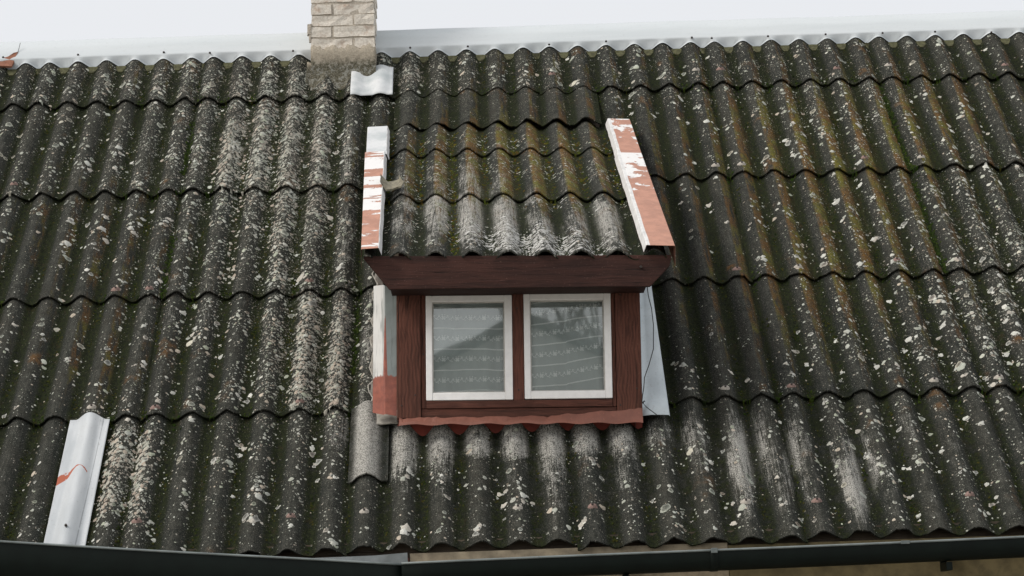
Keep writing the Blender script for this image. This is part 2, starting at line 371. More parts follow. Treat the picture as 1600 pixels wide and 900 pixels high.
# ------------------------------------------------------------ main roof geometry
TH = radians(45); C45 = cos(TH)
PW, AMP = .177, .0255            # wave pitch and half height
L = 1.02816; TOP = 4*L + .523    # row exposure, slope length to the ridge
NROW = 5
UC = [-3.9999, -2.9679, -1.9459, -.8998, .1512, 1.1855, 2.2175, 3.252]   # first crest of each sheet column
VJ = {0: .0, 1: .004, 2: -.002, 3: .002, 4: 0}
COLV = [0, .008, .004, .012, -.016, -.004, .008, .01]
TILT, TK = .021, .0075
N = np.array([0, -C45, C45])
def RP(u, v, h):
    u, v, h = np.broadcast_arrays(np.asarray(u, float), v, h)
    return np.stack([u, v*C45 - h*C45, v*C45 + h*C45], -1)
def at_roof(x, y, h=-.02):
    x = np.atleast_1d(np.asarray(x, float)); y = np.atleast_1d(np.asarray(y, float))
    d = ray(x, y); t = (h - CAM @ N)/(d @ N); q = CAM + d*t[:, None]
    return q[:, 0], (q[:, 1]+q[:, 2])*C45
BND = [-9] + [(UC[c-1]+5*PW+UC[c])/2 for c in range(1, 8)] + [99]
def rowstart(c, r): return r*L + VJ[r] + COLV[c]*(.5 if r else 1)
def surf_h(u, v):
    """height of the weather surface of the main roof above the crest plane, with the sheet's phase"""
    u = np.asarray(u, float); v = np.asarray(v, float)
    c = np.clip(np.searchsorted(BND, u) - 1, 0, 7); uc = np.array(UC)[c]
    cv = np.array(COLV)[c]; r = np.clip(np.floor((v - cv*.5)/L), 0, 4).astype(int)
    ph = (u-uc)/PW; vs = r*L + np.array([VJ[k] for k in range(5)])[r] + cv*.5
    return AMP*(np.cos(2*pi*ph)-1) - TILT*np.clip(v-vs, 0, 2)/L, ph, r
# ---- growth densities, laid out from what grows where on the roof (x, y, rx, ry, amount)
LICH = [(0,0,9999,9999,.16),(240,120,330,45,.55),(470,300,95,190,.95),(330,230,150,110,.45),(510,560,70,110,.95),(430,560,60,90,.5),
        (420,230,90,60,.6),(150,250,160,110,.2),(300,420,90,120,.35),(600,120,120,40,.5),(900,110,200,45,.45),(1300,110,260,60,.3),
        (1560,420,90,170,.55),(1400,330,170,130,.28),(1370,520,150,80,.25),(170,740,34,80,.8),(215,740,30,80,.8),(330,700,80,90,.2),
        (1120,400,110,170,-.16),(90,480,120,200,-.06),(1200,560,150,80,-.06),(780,250,160,80,.2),(640,120,60,60,.3),(1250,180,150,60,.25)]
WHT = [(0,0,9999,9999,.10),(800,350,150,55,.85),(960,340,70,70,.7),(690,300,120,90,.35),(800,250,170,50,.30),(660,330,80,60,.3),
       (820,678,225,30,1.3),(800,700,230,60,.3),(690,730,160,60,.35),(970,760,40,60,.7),(870,760,70,60,.4),(1240,700,160,80,.4),(1345,750,26,55,.65),(1240,720,18,50,.4),(1170,730,16,60,.4),(1330,760,90,60,.5),(1170,720,50,90,.6),
       (260,560,60,160,.35),(545,540,40,130,.55),(330,480,80,60,.3),(150,700,60,60,.25),(400,180,120,90,.25),(1050,700,60,60,.25),(590,690,40,40,.9),
       (630,700,40,90,.45),(1450,700,140,80,.3),(590,540,18,120,.9),(540,300,22,180,.4)]
MOS = [(0,0,9999,9999,.45),(200,450,260,330,.4),(800,240,190,80,.5),(1300,330,300,220,.25),(900,760,200,60,-.2),(470,400,110,200,.3),(1250,720,250,80,-.2)]
ALG = [(0,0,9999,9999,.12),(1330,280,280,190,.75),(790,250,210,90,1.0),(1180,160,160,90,.3),(900,100,180,40,.35),(1300,480,250,120,.45),
       (150,380,150,110,.45),(160,560,80,80,.5),(220,120,150,40,.3),(1500,150,130,90,.4),(680,330,90,60,.35),(900,340,80,60,.25)]
def dens(tab, x, y):
    r = np.zeros_like(x, dtype=float)
    for (cx, cy, rx, ry, a) in tab:
        r += a*np.exp(-(((x-cx)/rx)**2 + ((y-cy)/ry)**2)) if rx < 9000 else a
    return np.clip(r, 0, 1.25)
def add_attrs(me, W_, D_, uv):
    n = len(me.vertices)
    for nm, A in (('wave', W_), ('dens', D_)):
        a = me.attributes.new(nm, 'FLOAT_COLOR', 'POINT'); a.data.foreach_set('color', np.ascontiguousarray(A, np.float32).ravel())
    ul = me.uv_layers.new(name='UVMap'); idx = np.empty(len(me.loops), np.int32); me.loops.foreach_get('vertex_index', idx)
    ul.data.foreach_set('uv', np.ascontiguousarray(uv[idx], np.float32).ravel())
def wave_sheet(name, parent, pt, uc, ua, ub, va, vb, tilt, seed, pitch=PW, rel=(0, 0, 0), taper=None, nv=26, topnoise=0):
    """one corrugated fibre cement sheet; pt(u,v,h)->xyz"""
    nu = max(3, int(round((ub-ua)/pitch*12))+1); rg = np.random.default_rng(seed)
    us = np.linspace(ua, ub, nu); vs = np.linspace(0, 1, nv)
    U, S = np.meshgrid(us, vs)
    k = rg.uniform(0, 6, 4)
    lo = va + .0035*np.sin(U*31+k[0]) + .003*np.sin(U*83+k[1]) + rg.normal(0, .0012, U.shape[1])[None]
    lo = lo + rg.uniform(-.005, .005)*(U-U.mean())/(ub-ua+.01)*2
    for _ in range(rg.integers(2, 6)):
        lo = lo + rg.uniform(.004, .016)*np.exp(-((U-rg.uniform(ua, ub))/rg.uniform(.006, .016))**2)
    hi = vb + topnoise*np.sin(U*23+k[2])
    V = lo + (hi-lo)*S
    ph = (U-uc)/pitch
    hh = AMP*(np.cos(2*pi*ph)-1) - tilt*(V-va)/L + .0012*np.sin(V*7+k[3]+U*3)
    if taper: U = U + taper(U, V)
    T = pt(U, V, hh).reshape(-1, 3); Bm = pt(U, V, hh-TK).reshape(-1, 3)
    n = nu*nv; gf = grid_faces(nu, nv)
    Fc = gf + [tuple(i+n for i in f[::-1]) for f in gf]
    ring = [(i, i+1) for i in range(nu-1)] + [((j+1)*nu-1, (j+2)*nu-1) for j in range(nv-1)] + \
           [((nv-1)*nu+i+1, (nv-1)*nu+i) for i in range(nu-1)] + [((j+1)*nu, j*nu) for j in range(nv-1)]
    VV = list(T)+list(Bm); nn = len(VV)
    # rim faces use their own vertices so the cut edge shades crisply
    rv = []; rf = []
    for a, b in ring:
        s = nn+len(rv); rv += [T[a], T[b], Bm[b], Bm[a]]; rf.append((s+1, s, s+3, s+2))
    src = np.array([x for a, b in ring for x in (a, b, b, a)])
    VV = np.array(VV+rv) - np.asarray(rel)
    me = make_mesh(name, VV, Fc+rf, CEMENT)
    me.polygons.foreach_set('use_smooth', [True]*len(Fc)+[False]*len(rf))
    arc = (U*1.18).ravel(); vv = V.ravel()
    w = np.stack([np.cos(2*pi*ph).ravel(), np.sin(2*pi*ph).ravel(), np.clip((V-va)/.06, 0, 1).ravel(), np.ones(n)], -1)
    px, py = project(T)
    d = np.stack([dens(LICH, px, py), dens(MOS, px, py), dens(WHT, px, py), dens(ALG, px, py)], -1)
    uv = np.stack([arc, vv], -1)
    full = lambda A: np.vstack([A, A, A[src]])
    add_attrs(me, full(w), full(d), full(uv))
    return link(bpy.data.objects.new(name, me), parent)

ROOF = empty('corrugated_roof', (0, 0, 0), 'large weathered grey corrugated roof slope, mossy and lichen spotted, around the small dormer window', 'roof')
SHEETS = []
def put_sheet(c, r, i0=0, i1=5, v0=None, v1=None):
    va = rowstart(c, r) if v0 is None else v0
    vb = (min((r+1)*L+.11, TOP+.02)) if v1 is None else v1
    ua = UC[c]+(i0-.5)*PW if i0 else max(UC[c]-.46*PW, BND[c]-.004)
    ub = UC[c]+(i1+.5)*PW if i1 < 5 else BND[c+1]+.004 if c < 7 else UC[c]+5.45*PW
    pt = RP if v0 is None else (lambda u, v, h: RP(u, v, h + .046*np.clip(1-(v-va)/.46, 0, 1)**1.0))
    o = wave_sheet('corrugated_sheet', ROOF, pt, UC[c], ua, ub, va, vb, TILT, c*17+r*5+i0+3)
    # a short sheet's tilt is measured from its own row start
    SHEETS.append((c, r, i0, i1, o)); return o
DTOP = 3.665    # where the dormer roof dies into the slope
for c in range(8):
    for r in range(5):
        if c == 3 and r == 0: put_sheet(3, 0, 0, 0); put_sheet(3, 0, 1, 5, v1=.96)
        elif c == 4 and r == 0: put_sheet(4, 0, 0, 1, v1=.96); put_sheet(4, 0, 2, 5)
        elif c == 3 and r in (1, 2): put_sheet(3, r, 0, 0)
        elif c == 4 and r in (1, 2): put_sheet(4, r, 2, 5)
        elif c == 3 and r == 3: put_sheet(3, r, 0, 0); put_sheet(3, r, 1, 5, v0=DTOP-.012)
        elif c == 4 and r == 3: put_sheet(4, r, 0, 1, v0=DTOP-.012); put_sheet(4, r, 2, 5)
        else: put_sheet(c, r)
# narrow offcut lapped over the crest left of the dormer foot
off = wave_sheet('corrugated_sheet', ROOF, lambda u, v, h: RP(u, v, h+.012), UC[3], -.985, -.797, .50, 1.06, .004, 991)
_n = len(off.data.vertices); _d = np.tile([.1, .0, 3.0, .1], (_n, 1)); off.data.attributes['dens'].data.foreach_set('color', _d.astype(np.float32).ravel())
tag(off, 'narrow whitened offcut lapped over one wave at the lower left corner of the dormer')

# boarding beneath the sheets, with the dormer opening left out
def deck(u0, u1, v0, v1):
    m = MB(); V = np.vstack([RP([u0, u1, u1, u0], [v0, v0, v1, v1], -.080), RP([u0, u1, u1, u0], [v0, v0, v1, v1], -.105)])
    m.add(V, [(0,1,2,3),(7,6,5,4),(0,4,5,1),(1,5,6,2),(2,6,7,3),(3,7,4,0)]); return m
for k in range(24):       # boards run along the ridge
    v0 = .10+k*.19; v1 = v0+.184
    if v1 > TOP+.02: break
    spans = [(-4.0, 4.3)] if (v1 < .86 or v0 > 3.60) else [(-4.0, -.76), (.44, 4.3)]
    for s in spans: deck(s[0], s[1], v0, v1).build('roof_board', UNDERW, ROOF)
# far slope of the roof
BACKM = mat_simple('far slope cement', (.06, .06, .055), .9)
yb, zb = TOP*C45, TOP*C45
m = MB(); us = np.arange(-4.0, 4.3, PW/4); hh = AMP*(np.cos(2*pi*us/PW)-1)
Vb = [(u, yb+.05+(h*C45), zb-.03+h*C45) for u, h in zip(us, hh)] + [(u, yb+3.3+h*C45, zb-3.28+h*C45) for u, h in zip(us, hh)]
nb = len(us); V2, F2 = thick(Vb, [(i, i+nb, i+1+nb, i+1) for i in range(nb-1)][::1], .007, (0, -C45, -C45))
obj('far_roof_slope', V2, F2, BACKM, ROOF, True)

# ridge cap: flat flange dressed down into the waves at its lower edge
def ridge_cap():
    us = np.arange(-4.05, 4.3, PW/14); rows = []
    prof = [(TOP+.195, .020), (TOP+.185, .036), (TOP+.10, .022), (TOP+.022, .009), (TOP+.006, .005), (TOP-.004, None), (TOP-.024, None)]
    dip = 0
    for v, h in prof:
        if h is None:
            hw, _, _ = surf_h(us, np.full_like(us, v)); h = hw+.0065
            pass
        rows.append(RP(us, v + .0025*np.sin(us*2.2), h + .0012*np.sin(us*9)))
    V = np.array(rows).reshape(-1, 3); nu = len(us)
    # and the back flange folded over
    back = [np.array(rows[0]) + np.array([0, .16, -.16])]
    V = np.vstack([V, back[0]]); fs = grid_faces(nu, len(prof)); fs = [f[::-1] for f in fs]
    fs += [(i, i+1, len(prof)*nu+i+1, len(prof)*nu+i) for i in range(nu-1)]
    o = obj('ridge_cap', V, fs, RIDGE, ROOF, True); return o
RC = ridge_cap()
scr_me = None
def disc_mesh(name, r, h, mat, n=8):
    V = [(r*cos(2*pi*i/n), r*sin(2*pi*i/n), 0) for i in range(n)] + [(r*.75*cos(2*pi*i/n), r*.75*sin(2*pi*i/n), h) for i in range(n)]
    return make_mesh(name, V, [(i, (i+1) % n, (i+1) % n+n, i+n) for i in range(n)]+[tuple(range(n, 2*n))], mat)
scr_me = disc_mesh('screw', .0075, .008, NAIL)
def place(me, name, p, normal, parent, rz=0):
    o = bpy.data.objects.new(name, me); link(o, parent); o.location = p
    q = mathutils.Vector(normal).to_track_quat('Z', 'Y'); o.rotation_euler = q.to_euler(); return o
for x, y in [(122,86),(256,82),(328,83),(458,80),(641,75),(731,73),(858,70),(947,65),(1081,59),(1112,60),(1200,57),(1290,54),(1379,52),(1461,50),(1549,51),(439,70),(5,90)]:
    u, v = at_roof(x, y, .01); place(scr_me, 'screw', RP(u[0], v[0], .009), N, RC)

# nail caps on the crests
def nailcap_mesh(mat):
    n = 12; V = [(0, 0, .006)]; 
    for rr, hh in ((.010, .0055), (.018, .003), (.025, -.003)):
        V += [(rr*1.05*cos(2*pi*i/n)*rnd.uniform(.9, 1.1), rr*.8*sin(2*pi*i/n)*rnd.uniform(.85, 1.1), hh - (.9 if rr > .02 else .3)*(rr*cos(2*pi*i/n))**2*18) for i in range(n)]
    Fc = [(0, 1+i, 1+(i+1) % n) for i in range(n)]
    for k in range(2): Fc += [(1+k*n+i, 1+(k+1)*n+i, 1+(k+1)*n+(i+1) % n, 1+k*n+(i+1) % n) for i in range(n)]
    b = len(V); r = .0055
    V += [(r*cos(2*pi*i/6), r*sin(2*pi*i/6), .006) for i in range(6)] + [(r*cos(2*pi*i/6), r*sin(2*pi*i/6), .012) for i in range(6)]
    F2 = [(b+i, b+(i+1) % 6, b+(i+1) % 6+6, b+i+6) for i in range(6)] + [tuple(range(b+6, b+12))]
    return make_mesh('nail_cap', V, Fc+F2, [mat, NAIL], True, [0]*len(Fc)+[1]*len(F2))
NCM = [nailcap_mesh(NAILC), nailcap_mesh(NAILC), nailcap_mesh(NAILW)]
NAILS = [(-2.241,4.24),(.15,4.27),(1.049,4.268),(1.17,4.269),(1.889,4.231),(2.222,4.25),(2.917,4.205),(-2.965,3.194),(-1.052,3.182),(-1.217,2.129),(1.038,3.153),(1.178,3.158),(1.029,2.095),(1.897,3.184),(2.222,3.171),(1.354,2.106),(1.89,2.142),(2.233,2.128),(-2.255,2.105),(-2.068,2.094),(-2.272,1.098),(-1.946,1.075),(-1.232,1.087),(.868,1.054),(1.186,1.073),(1.897,1.086),(2.235,1.093),(-1.948,.238),(-1.244,.237),(-.891,.25),(-.184,.24),(.146,.232),(.848,.227),(1.196,.217),(1.893,.226)]
def sheet_at(u, r):
    for (c, rr, i0, i1, o) in SHEETS:
        if rr == r and UC[c]+(i0-.5)*PW <= u <= UC[c]+(i1+.5)*PW: return c, o
    return None, ROOF
for k, (u, v) in enumerate(NAILS):
    r = int(min(4, max(0, (v+.0)//L)))
    if v - r*L < .0: r -= 1
    c, o = sheet_at(u, r)
    if c is None: continue
    u = UC[c]+round((u-UC[c])/PW)*PW; v = max(v, r*L+.05)
    h, _, _ = surf_h(u, v); place(NCM[k % 3 if k % 5 else 2], 'nail_cap', RP(u, v, float(h)+.0005), N, o)

# pale metal cover strip over one wave, bottom left
def roof_cover(name, u0, u1, v0, v1, mat, lift, parent, skew=0, skewtop=0, nu=26, nv=14, thickn=.0015):
    U, S = np.meshgrid(np.linspace(u0, u1, nu), np.linspace(0, 1, nv))
    Vv = (v0+skew*(U-u0)) + ((v1+skewtop*(U-u0))-(v0+skew*(U-u0)))*S
    h, _, _ = surf_h(U, Vv); X = RP(U, Vv, np.maximum(h, -.046)*(.5 if 'patch' in name else 1)+lift+.0006*np.sin(Vv*40))
    V2, F2 = thick(X.reshape(-1, 3), grid_faces(nu, nv), thickn, -N)
    return obj(name, V2, F2, mat, parent, True)
def mat_strip():
    t = NT('pale strip with red paint mark'); v = t.obj(); s = t.sep(v)
    n = t.noise(t.scale(v, (6, 1.2, 1.2)), 1.0, 4, .6); f = t.noise(v, 90, 3)
    col = t.mix(t.ramp(n, .35, .7), (.56, .585, .60), (.38, .41, .43))
    col = t.mix(t.ramp(f, .6, .75, 0, .5), col, (.28, .28, .27))
    line = t.mul(t.ramp(t.math('ABSOLUTE', t.math('SUBTRACT', s[0], t.math('MULTIPLY_ADD', s[1], .02, -2.213))), .0028, .0012), t.ramp(t.noise(v, 30, 2), .3, .45))
    col = t.mix(t.mul(line, .6), col, (.16, .17, .18))
    # brush mark: a thin arc of red-brown paint across the wave
    dx = t.math('SUBTRACT', s[0], -2.275)
    arc = t.math('MULTIPLY_ADD', t.mul(dx, dx), -4.6, .478)
    wid = t.math('MULTIPLY_ADD', t.ramp(dx, .01, -.075), .019, .004)
    wid = t.mul(wid, t.ramp(t.noise(v, 26, 2), .32, .46, .3, 1))
    d = t.math('ABSOLUTE', t.math('SUBTRACT', t.math('ADD', s[1], t.mul(t.noise(v, 12, 2), .012)), arc))
    mk = t.mul(t.ramp(t.math('DIVIDE', d, wid), 1.1, .9), t.math('LESS_THAN', dx, .052))
    col = t.mix(mk, col, (.34, .085, .04))
    return t.fin(col, .7, t.bump(n, .2, .01), .02)
st = roof_cover('cover_strip', -2.362, -2.168, .035, 1.045, mat_strip(), .006, ROOF)
tag(st, 'pale metal strip over one wave with a red paint mark')
place(scr_me, 'screw', RP(-2.262, .205, .007), N, st)
# wavy metal patch at the right foot of the chimney
pt_ = roof_cover('metal_patch', -1.078, -.822, 4.085, 4.425, ZINC, .012, ROOF, skew=.02)
tag(pt_, 'small pale wavy metal patch right below the chimney')
place(scr_me, 'screw', RP(-.955, 4.27, float(surf_h(-.955, 4.27)[0])+.014), N, pt_)

# ------------------------------------------------------------ lichen and moss growing on the roof
def growth(name, U, Vv, R, tint, surf, mat, parent, ring=None, n=8, height=.0022, stretch=1.15, rough=.2, lift=.0008):
    """irregular crusts that follow the surface, one mesh"""
    K = len(U); a = np.linspace(0, 2*pi, n, endpoint=False)[None]
    rr = R[:, None]*(1 + rng.normal(0, rough, (K, n))).clip(.45, 1.6)
    levels = [(0.55, 1.0), (1.0, .0)]
    PU = [U[:, None]]; PV = [Vv[:, None]]; PH = [np.full((K, 1), height*.8)]
    for f, hf in levels:
        PU.append(U[:, None]+rr*f*np.cos(a)); PV.append(Vv[:, None]+rr*f*np.sin(a)*stretch); PH.append(np.full((K, n), height*hf))
    PU = np.hstack(PU); PV = np.hstack(PV); PH = np.hstack(PH)
    PH = PH*np.clip(R[:, None]/.010, .5, 2)
    X = surf(PU, PV, PH+lift).reshape(-1, 3); m = 1+2*n
    base = (np.arange(K)*m)[:, None]
    i = np.arange(n); j = (i+1) % n
    tri = np.stack([np.zeros(n, int), 1+i, 1+j], -1).reshape(1, -1, 3)+base[..., None]
    qa = np.stack([1+i, 1+n+i, 1+n+j], -1); qb = np.stack([1+i, 1+n+j, 1+j], -1)
    q = np.concatenate([qa, qb]).reshape(1, -1, 3)+base[..., None]
    Fc = np.concatenate([tri.reshape(-1, 3), q.reshape(-1, 3)])
    me = bpy.data.meshes.new(name); me.vertices.add(len(X)); me.vertices.foreach_set('co', X.astype(np.float32).ravel())
    me.loops.add(len(Fc)*3); me.loops.foreach_set('vertex_index', Fc.astype(np.int32).ravel())
    me.polygons.add(len(Fc)); me.polygons.foreach_set('loop_start', np.arange(0, len(Fc)*3, 3, dtype=np.int32))
    me.polygons.foreach_set('loop_total', np.full(len(Fc), 3, np.int32))
    me.update(calc_edges=True); me.validate()
    T = np.ones((K, m, 4)); T[:, :, :3] = tint[:, None, :]
    if ring is not None:
        T[:, :1, :3] *= np.where(ring, .22, 1)[:, None, None]; T[:, 1:1+n, :3] *= np.where(ring, .38, 1)[:, None, None]
    at = me.attributes.new('tint', 'FLOAT_COLOR', 'POINT'); at.data.foreach_set('color', T.astype(np.float32).ravel())
    me.materials.append(mat); me.polygons.foreach_set('use_smooth', [True]*len(Fc))
    return tag(link(bpy.data.objects.new(name, me), parent), kind='stuff')
def main_surf(u, v, h):
    hh, _, _ = surf_h(u, v); return RP(u, v, hh+h)
def blocked(x, y):
    """places covered by the dormer, metal pieces or chimney"""
    b = (x > 560) & (x < 1060) & (y > 180) & (y < 395); b |= (x > 578) & (x < 1046) & (y >= 390) & (y < 668)
    b |= (x > 478) & (x < 592) & (y < 112); b |= (x > 545) & (x < 616) & (y > 98) & (y < 150)
    b |= (y > 645) & (x > 62+(850-y)*.25) & (x < 130+(850-y)*.2); b |= y > 868-(np.maximum(x-400, 0)*.035)
    return b
def sample(nc, per, spread, table, x0=-20, x1=1640, y0=40, y1=875, rmin=.003, rmax=.014, pw=1.0):
    X = rng.uniform(x0, x1, nc*6); Y = rng.uniform(y0, y1, nc*6); D = dens(table, X, Y)**pw
    k = rng.uniform(0, 1, len(X)) < D; X, Y = X[k][:nc], Y[k][:nc]
    u, v = at_roof(X, Y)
    m = rng.integers(1, per+1, len(u)); u = np.repeat(u, m); v = np.repeat(v, m); lead = np.repeat(np.arange(len(m)), m)
    u = u + rng.normal(0, spread*.55, len(u)); v = v + rng.normal(0, spread*1.5, len(v))
    h, ph, r = surf_h(u, v); x, y = project(RP(u, v, h))
    fr = v/L - np.floor(v/L)
    side = np.sin(2*pi*ph)*.45 + np.cos(2*pi*ph)          # crests and the right-hand flank carry most
    ok = (~blocked(x, y)) & (v < TOP-.03) & (v > .02) & (rng.uniform(-1.6, .9, len(u)) < side) & (fr > .012) & (fr < .985)
    u, v = u[ok], v[ok]; R = rmin + (rmax-rmin)*rng.beta(1.1, 3.2, len(u)); return u, v, R
def tints(k, kinds):
    c = np.array(kinds)[rng.integers(0, len(kinds), k)]; return c*rng.uniform(.78, 1.15, (k, 1))
PALE = [(.52, .53, .47), (.60, .60, .54), (.46, .48, .42), (.52, .46, .38), (.50, .52, .47), (.42, .45, .36)]
u, v, R = sample(1700, 8, .035, LICH, rmin=.0035, rmax=.017)
growth('pale_lichen', u, v, R, tints(len(u), PALE), main_surf, CRUST, ROOF, ring=rng.uniform(0, 1, len(u)) < .25)
u, v, R = sample(4200, 9, .045, LICH, rmin=.002, rmax=.007)
growth('speckled_lichen', u, v, R, tints(len(u), PALE), main_surf, CRUST, ROOF, n=5, height=.0012)
RINGD = [(0,0,9999,9999,.05),(150,150,220,70,.6),(100,250,120,160,.3),(450,300,120,200,.4),(930,130,260,60,.5),(1350,150,250,70,.35),(1560,400,80,160,.35)]
u, v, R = sample(330, 2, .02, RINGD, rmin=.010, rmax=.026)
growth('ringed_lichen', u, v, R, tints(len(u), [(.56, .58, .50), (.50, .53, .46), (.58, .56, .47)]), main_surf, CRUST, ROOF, ring=rng.uniform(0, 1, len(u)) < .75, n=12, height=.002, rough=.13)
# isolated larger crusts, where the slope shows them
BIG = [(1267,523,5),(1247,510,4),(1242,542,6),(1306,525,5),(1273,545,5),(1261,563,5),(1338,517,5),(1384,532,4),(1389,544,4),(1420,525,7),(1415,540,5),(1390,460,8),(1474,506,6),(1471,546,6),(1402,573,6),(1371,566,6),(1369,443,5),(1456,460,7),(1474,472,6),(1467,520,5),(1528,514,6),(1539,530,5),(1570,480,7),(1577,490,7),(1572,500,6),(1590,508,7),(1585,522,7),(1573,545,7),(1576,531,6),(1519,490,5),(1504,589,5),(1551,601,6),(1543,589,5),(1240,587,5),(1228,572,5),(1290,624,6),(1284,648,4),(1341,664,6),(1291,625,5),(1510,644,6),(1533,662,6),(1578,620,6),(1405,665,5),(1511,645,5),(1472,698,5),(1355,703,5),(1392,742,4),(1422,769,6),(1435,799,6),(1550,781,6),(1525,729,6),(1543,749,4),(1500,741,4),(1413,722,4),(1420,725,4),(1469,727,4),(1378,742,4),(1228,791,4),(1222,792,4),(1273,815,4),(1326,781,4),(1214,748,5),(1300,690,4),(1356,706,4),(1267,573,4),(1091,584,2),
 (1093,664,5),(1076,657,3),(1316,574,5),(1314,587,4),(1071,609,4),(1068,573,6),(1082,580,5),(1143,579,4),(1120,574,3),(1168,590,5),(1308,311,9),(1341,254,8),(1364,308,6),(1331,325,7),(1413,343,9),(1344,281,7),(1365,366,6),(1369,367,6),(1425,383,4),(1343,415,7),(1288,414,7),(1245,404,6),(1286,401,5),(1395,410,7),(1537,348,6),(1558,357,5),(1535,405,6),(1577,407,5),(1508,281,6),(1497,297,4),(1540,260,8),(1564,279,6),(1590,260,6),(1563,430,8),(1595,430,5),(1549,448,7),(1350,420,4),(1305,310,6),(1065,311,5),(1107,311,6),(1137,348,3),(1111,322,4),(1172,350,5),(1170,357,4),(1139,256,3),(1134,350,4),(1194,410,9),(1186,345,5),(1196,347,5),(1119,277,5),
 (1104,191,7),(1092,165,6),(1075,183,6),(984,155,6),(987,168,6),(1023,175,5),(1062,145,6),(1232,220,8),(1226,213,6),(1238,240,5),(1240,194,6),(1343,195,7),(1350,206,6),(1436,193,5),(1484,189,6),(1488,197,6),(1500,163,6),(1511,150,5),(1470,141,6),(1425,149,6),(1446,147,7),(1370,180,6),
 (545,152,4),(530,205,8),(525,230,7),(546,352,5),(527,366,7),(527,373,6),(515,330,7),(470,430,12),(530,420,8),(490,472,11),(503,478,7),(487,700,8),(497,712,8),(495,742,5),(523,747,5),(510,833,5),(455,825,6),(432,785,5),(487,690,6),(404,777,10),(400,813,9),(333,716,7),(380,690,7),(370,686,6),(375,700,6),(383,807,8),(395,818,8),(290,790,5),(363,768,5),(287,788,4),(570,740,0),
 (813,750,4),(817,775,6),(818,786,5),(832,779,5),(925,718,6),(927,722,6),(940,741,5),(871,741,4),(907,815,6),(913,812,5),(786,783,6),(780,764,6),(788,805,4),(790,762,5),(745,830,6),(743,837,5),(750,826,5),(690,745,4),(691,756,4),(700,777,6),(632,835,9),(634,828,8),(637,745,6),(640,735,7),(1019,775,4),(1111,716,6),(1104,733,5),(1108,752,4),(1130,698,5),(1146,811,5),(1145,782,4),(1155,804,4),(1103,803,4),(1080,807,3),
 (22,505,5),(24,555,4),(67,522,4),(68,529,4),(105,563,5),(108,565,3),(167,546,6),(168,566,7),(225,510,5),(228,527,5),(225,564,7),(223,571,5),(212,573,4),(285,482,7),(305,508,6),(300,515,6),(303,525,5),(338,497,6),(312,595,5),(310,609,5),(270,607,5),(247,631,7),(245,622,5),(340,615,6),(371,616,6),(343,549,7),(390,610,7),(385,620,6),(25,640,5),(5,644,6),(200,655,6),(300,655,7),(208,665,5),(62,723,4),(55,754,3),(32,836,5),(145,840,4),(153,848,3),(135,342,9),(110,345,8),(105,380,8),(160,356,8),(165,370,8),(136,425,7),(142,430,5),(148,383,5),(152,390,4),(206,357,8),(208,363,6),(260,345,6),(265,340,7),(222,335,6),(218,345,6),(236,320,6),(166,337,6),(100,380,6),(95,417,4),(245,443,6),(250,437,5),(137,255,9),(140,262,7),(130,264,5),(180,265,7),(185,232,8),(188,238,7),(205,247,5),(100,395,4),(157,60,0)]
bx = np.array([b[0] for b in BIG if b[2]], float); by = np.array([b[1] for b in BIG if b[2]], float); br = np.array([b[2] for b in BIG if b[2]], float)
u, v = at_roof(bx, by); R = br*.0021*rng.uniform(.85, 1.2, len(u))
rep = 3; u = np.concatenate([u]+[u+rng.normal(0, 1, len(u))*R*.8 for _ in range(rep)]); v = np.concatenate([v]+[v+rng.normal(0, 1, len(v))*R[:len(v)]*1.0 for _ in range(0)] + [np.tile(v, 1)+rng.normal(0, 1, len(R))*R for _ in range(rep)])
R = np.concatenate([R]+[R*rng.uniform(.25, .6, len(R)) for _ in range(rep)])
growth('crusty_lichen', u, v, R, tints(len(u), [(.62, .63, .58), (.66, .66, .61), (.56, .53, .47)]), main_surf, CRUST, ROOF, ring=rng.uniform(0, 1, len(u)) < .3, n=9, height=.003)
# two crusted waves near the bottom left
uu, vv = [], []
for (xa, ya, xb, yb2) in [(180, 670, 158, 812), (228, 672, 205, 820), (530, 470, 522, 640), (478, 470, 462, 640), (360, 200, 345, 300), (395, 120, 355, 440), (440, 160, 425, 440)]:
    k = 170; s = rng.uniform(0, 1, k); a_, b_ = at_roof(xa+(xb-xa)*s + rng.normal(0, 8, k), ya+(yb2-ya)*s); uu.append(a_); vv.append(b_)
u = np.concatenate(uu); v = np.concatenate(vv); R = .003+.012*rng.beta(1.2, 3, len(u))
growth('wave_crest_lichen', u, v, R, tints(len(u), [(.46, .44, .38), (.42, .36, .30), (.44, .44, .38)]), main_surf, CRUST, ROOF, n=8, height=.003)
# moss cushions in the valleys
def moss_pts(nc, tab, per=14):
    X = rng.uniform(-20, 1640, nc*3); Y = rng.uniform(50, 870, nc*3); k = rng.uniform(0, 1, len(X)) < dens(tab, X, Y)
    u, v = at_roof(X[k][:nc], Y[k][:nc]); h, ph, r = surf_h(u, v); u = u + ((np.floor(ph)+.5)-ph)*PW*rng.uniform(.75, 1.0, len(u)) + rng.normal(0, .008, len(u))
    m = rng.integers(3, per, len(u)); u = np.repeat(u, m)+rng.normal(0, .006, m.sum()); v = np.repeat(v, m)+rng.normal(0, .045, m.sum())
    h, ph, r = surf_h(u, v); x, y = project(RP(u, v, h)); ok = ~blocked(x, y) & (v > .02) & (v < TOP-.03)
    return u[ok], v[ok]
u, v = moss_pts(900, MOS)
growth('valley_moss', u, v, rng.uniform(.0022, .0065, len(u)), tints(len(u), [(.030, .045, .010), (.055, .065, .012), (.022, .034, .010), (.07, .062, .014)]), main_surf, MOSS, ROOF, n=6, height=.005)
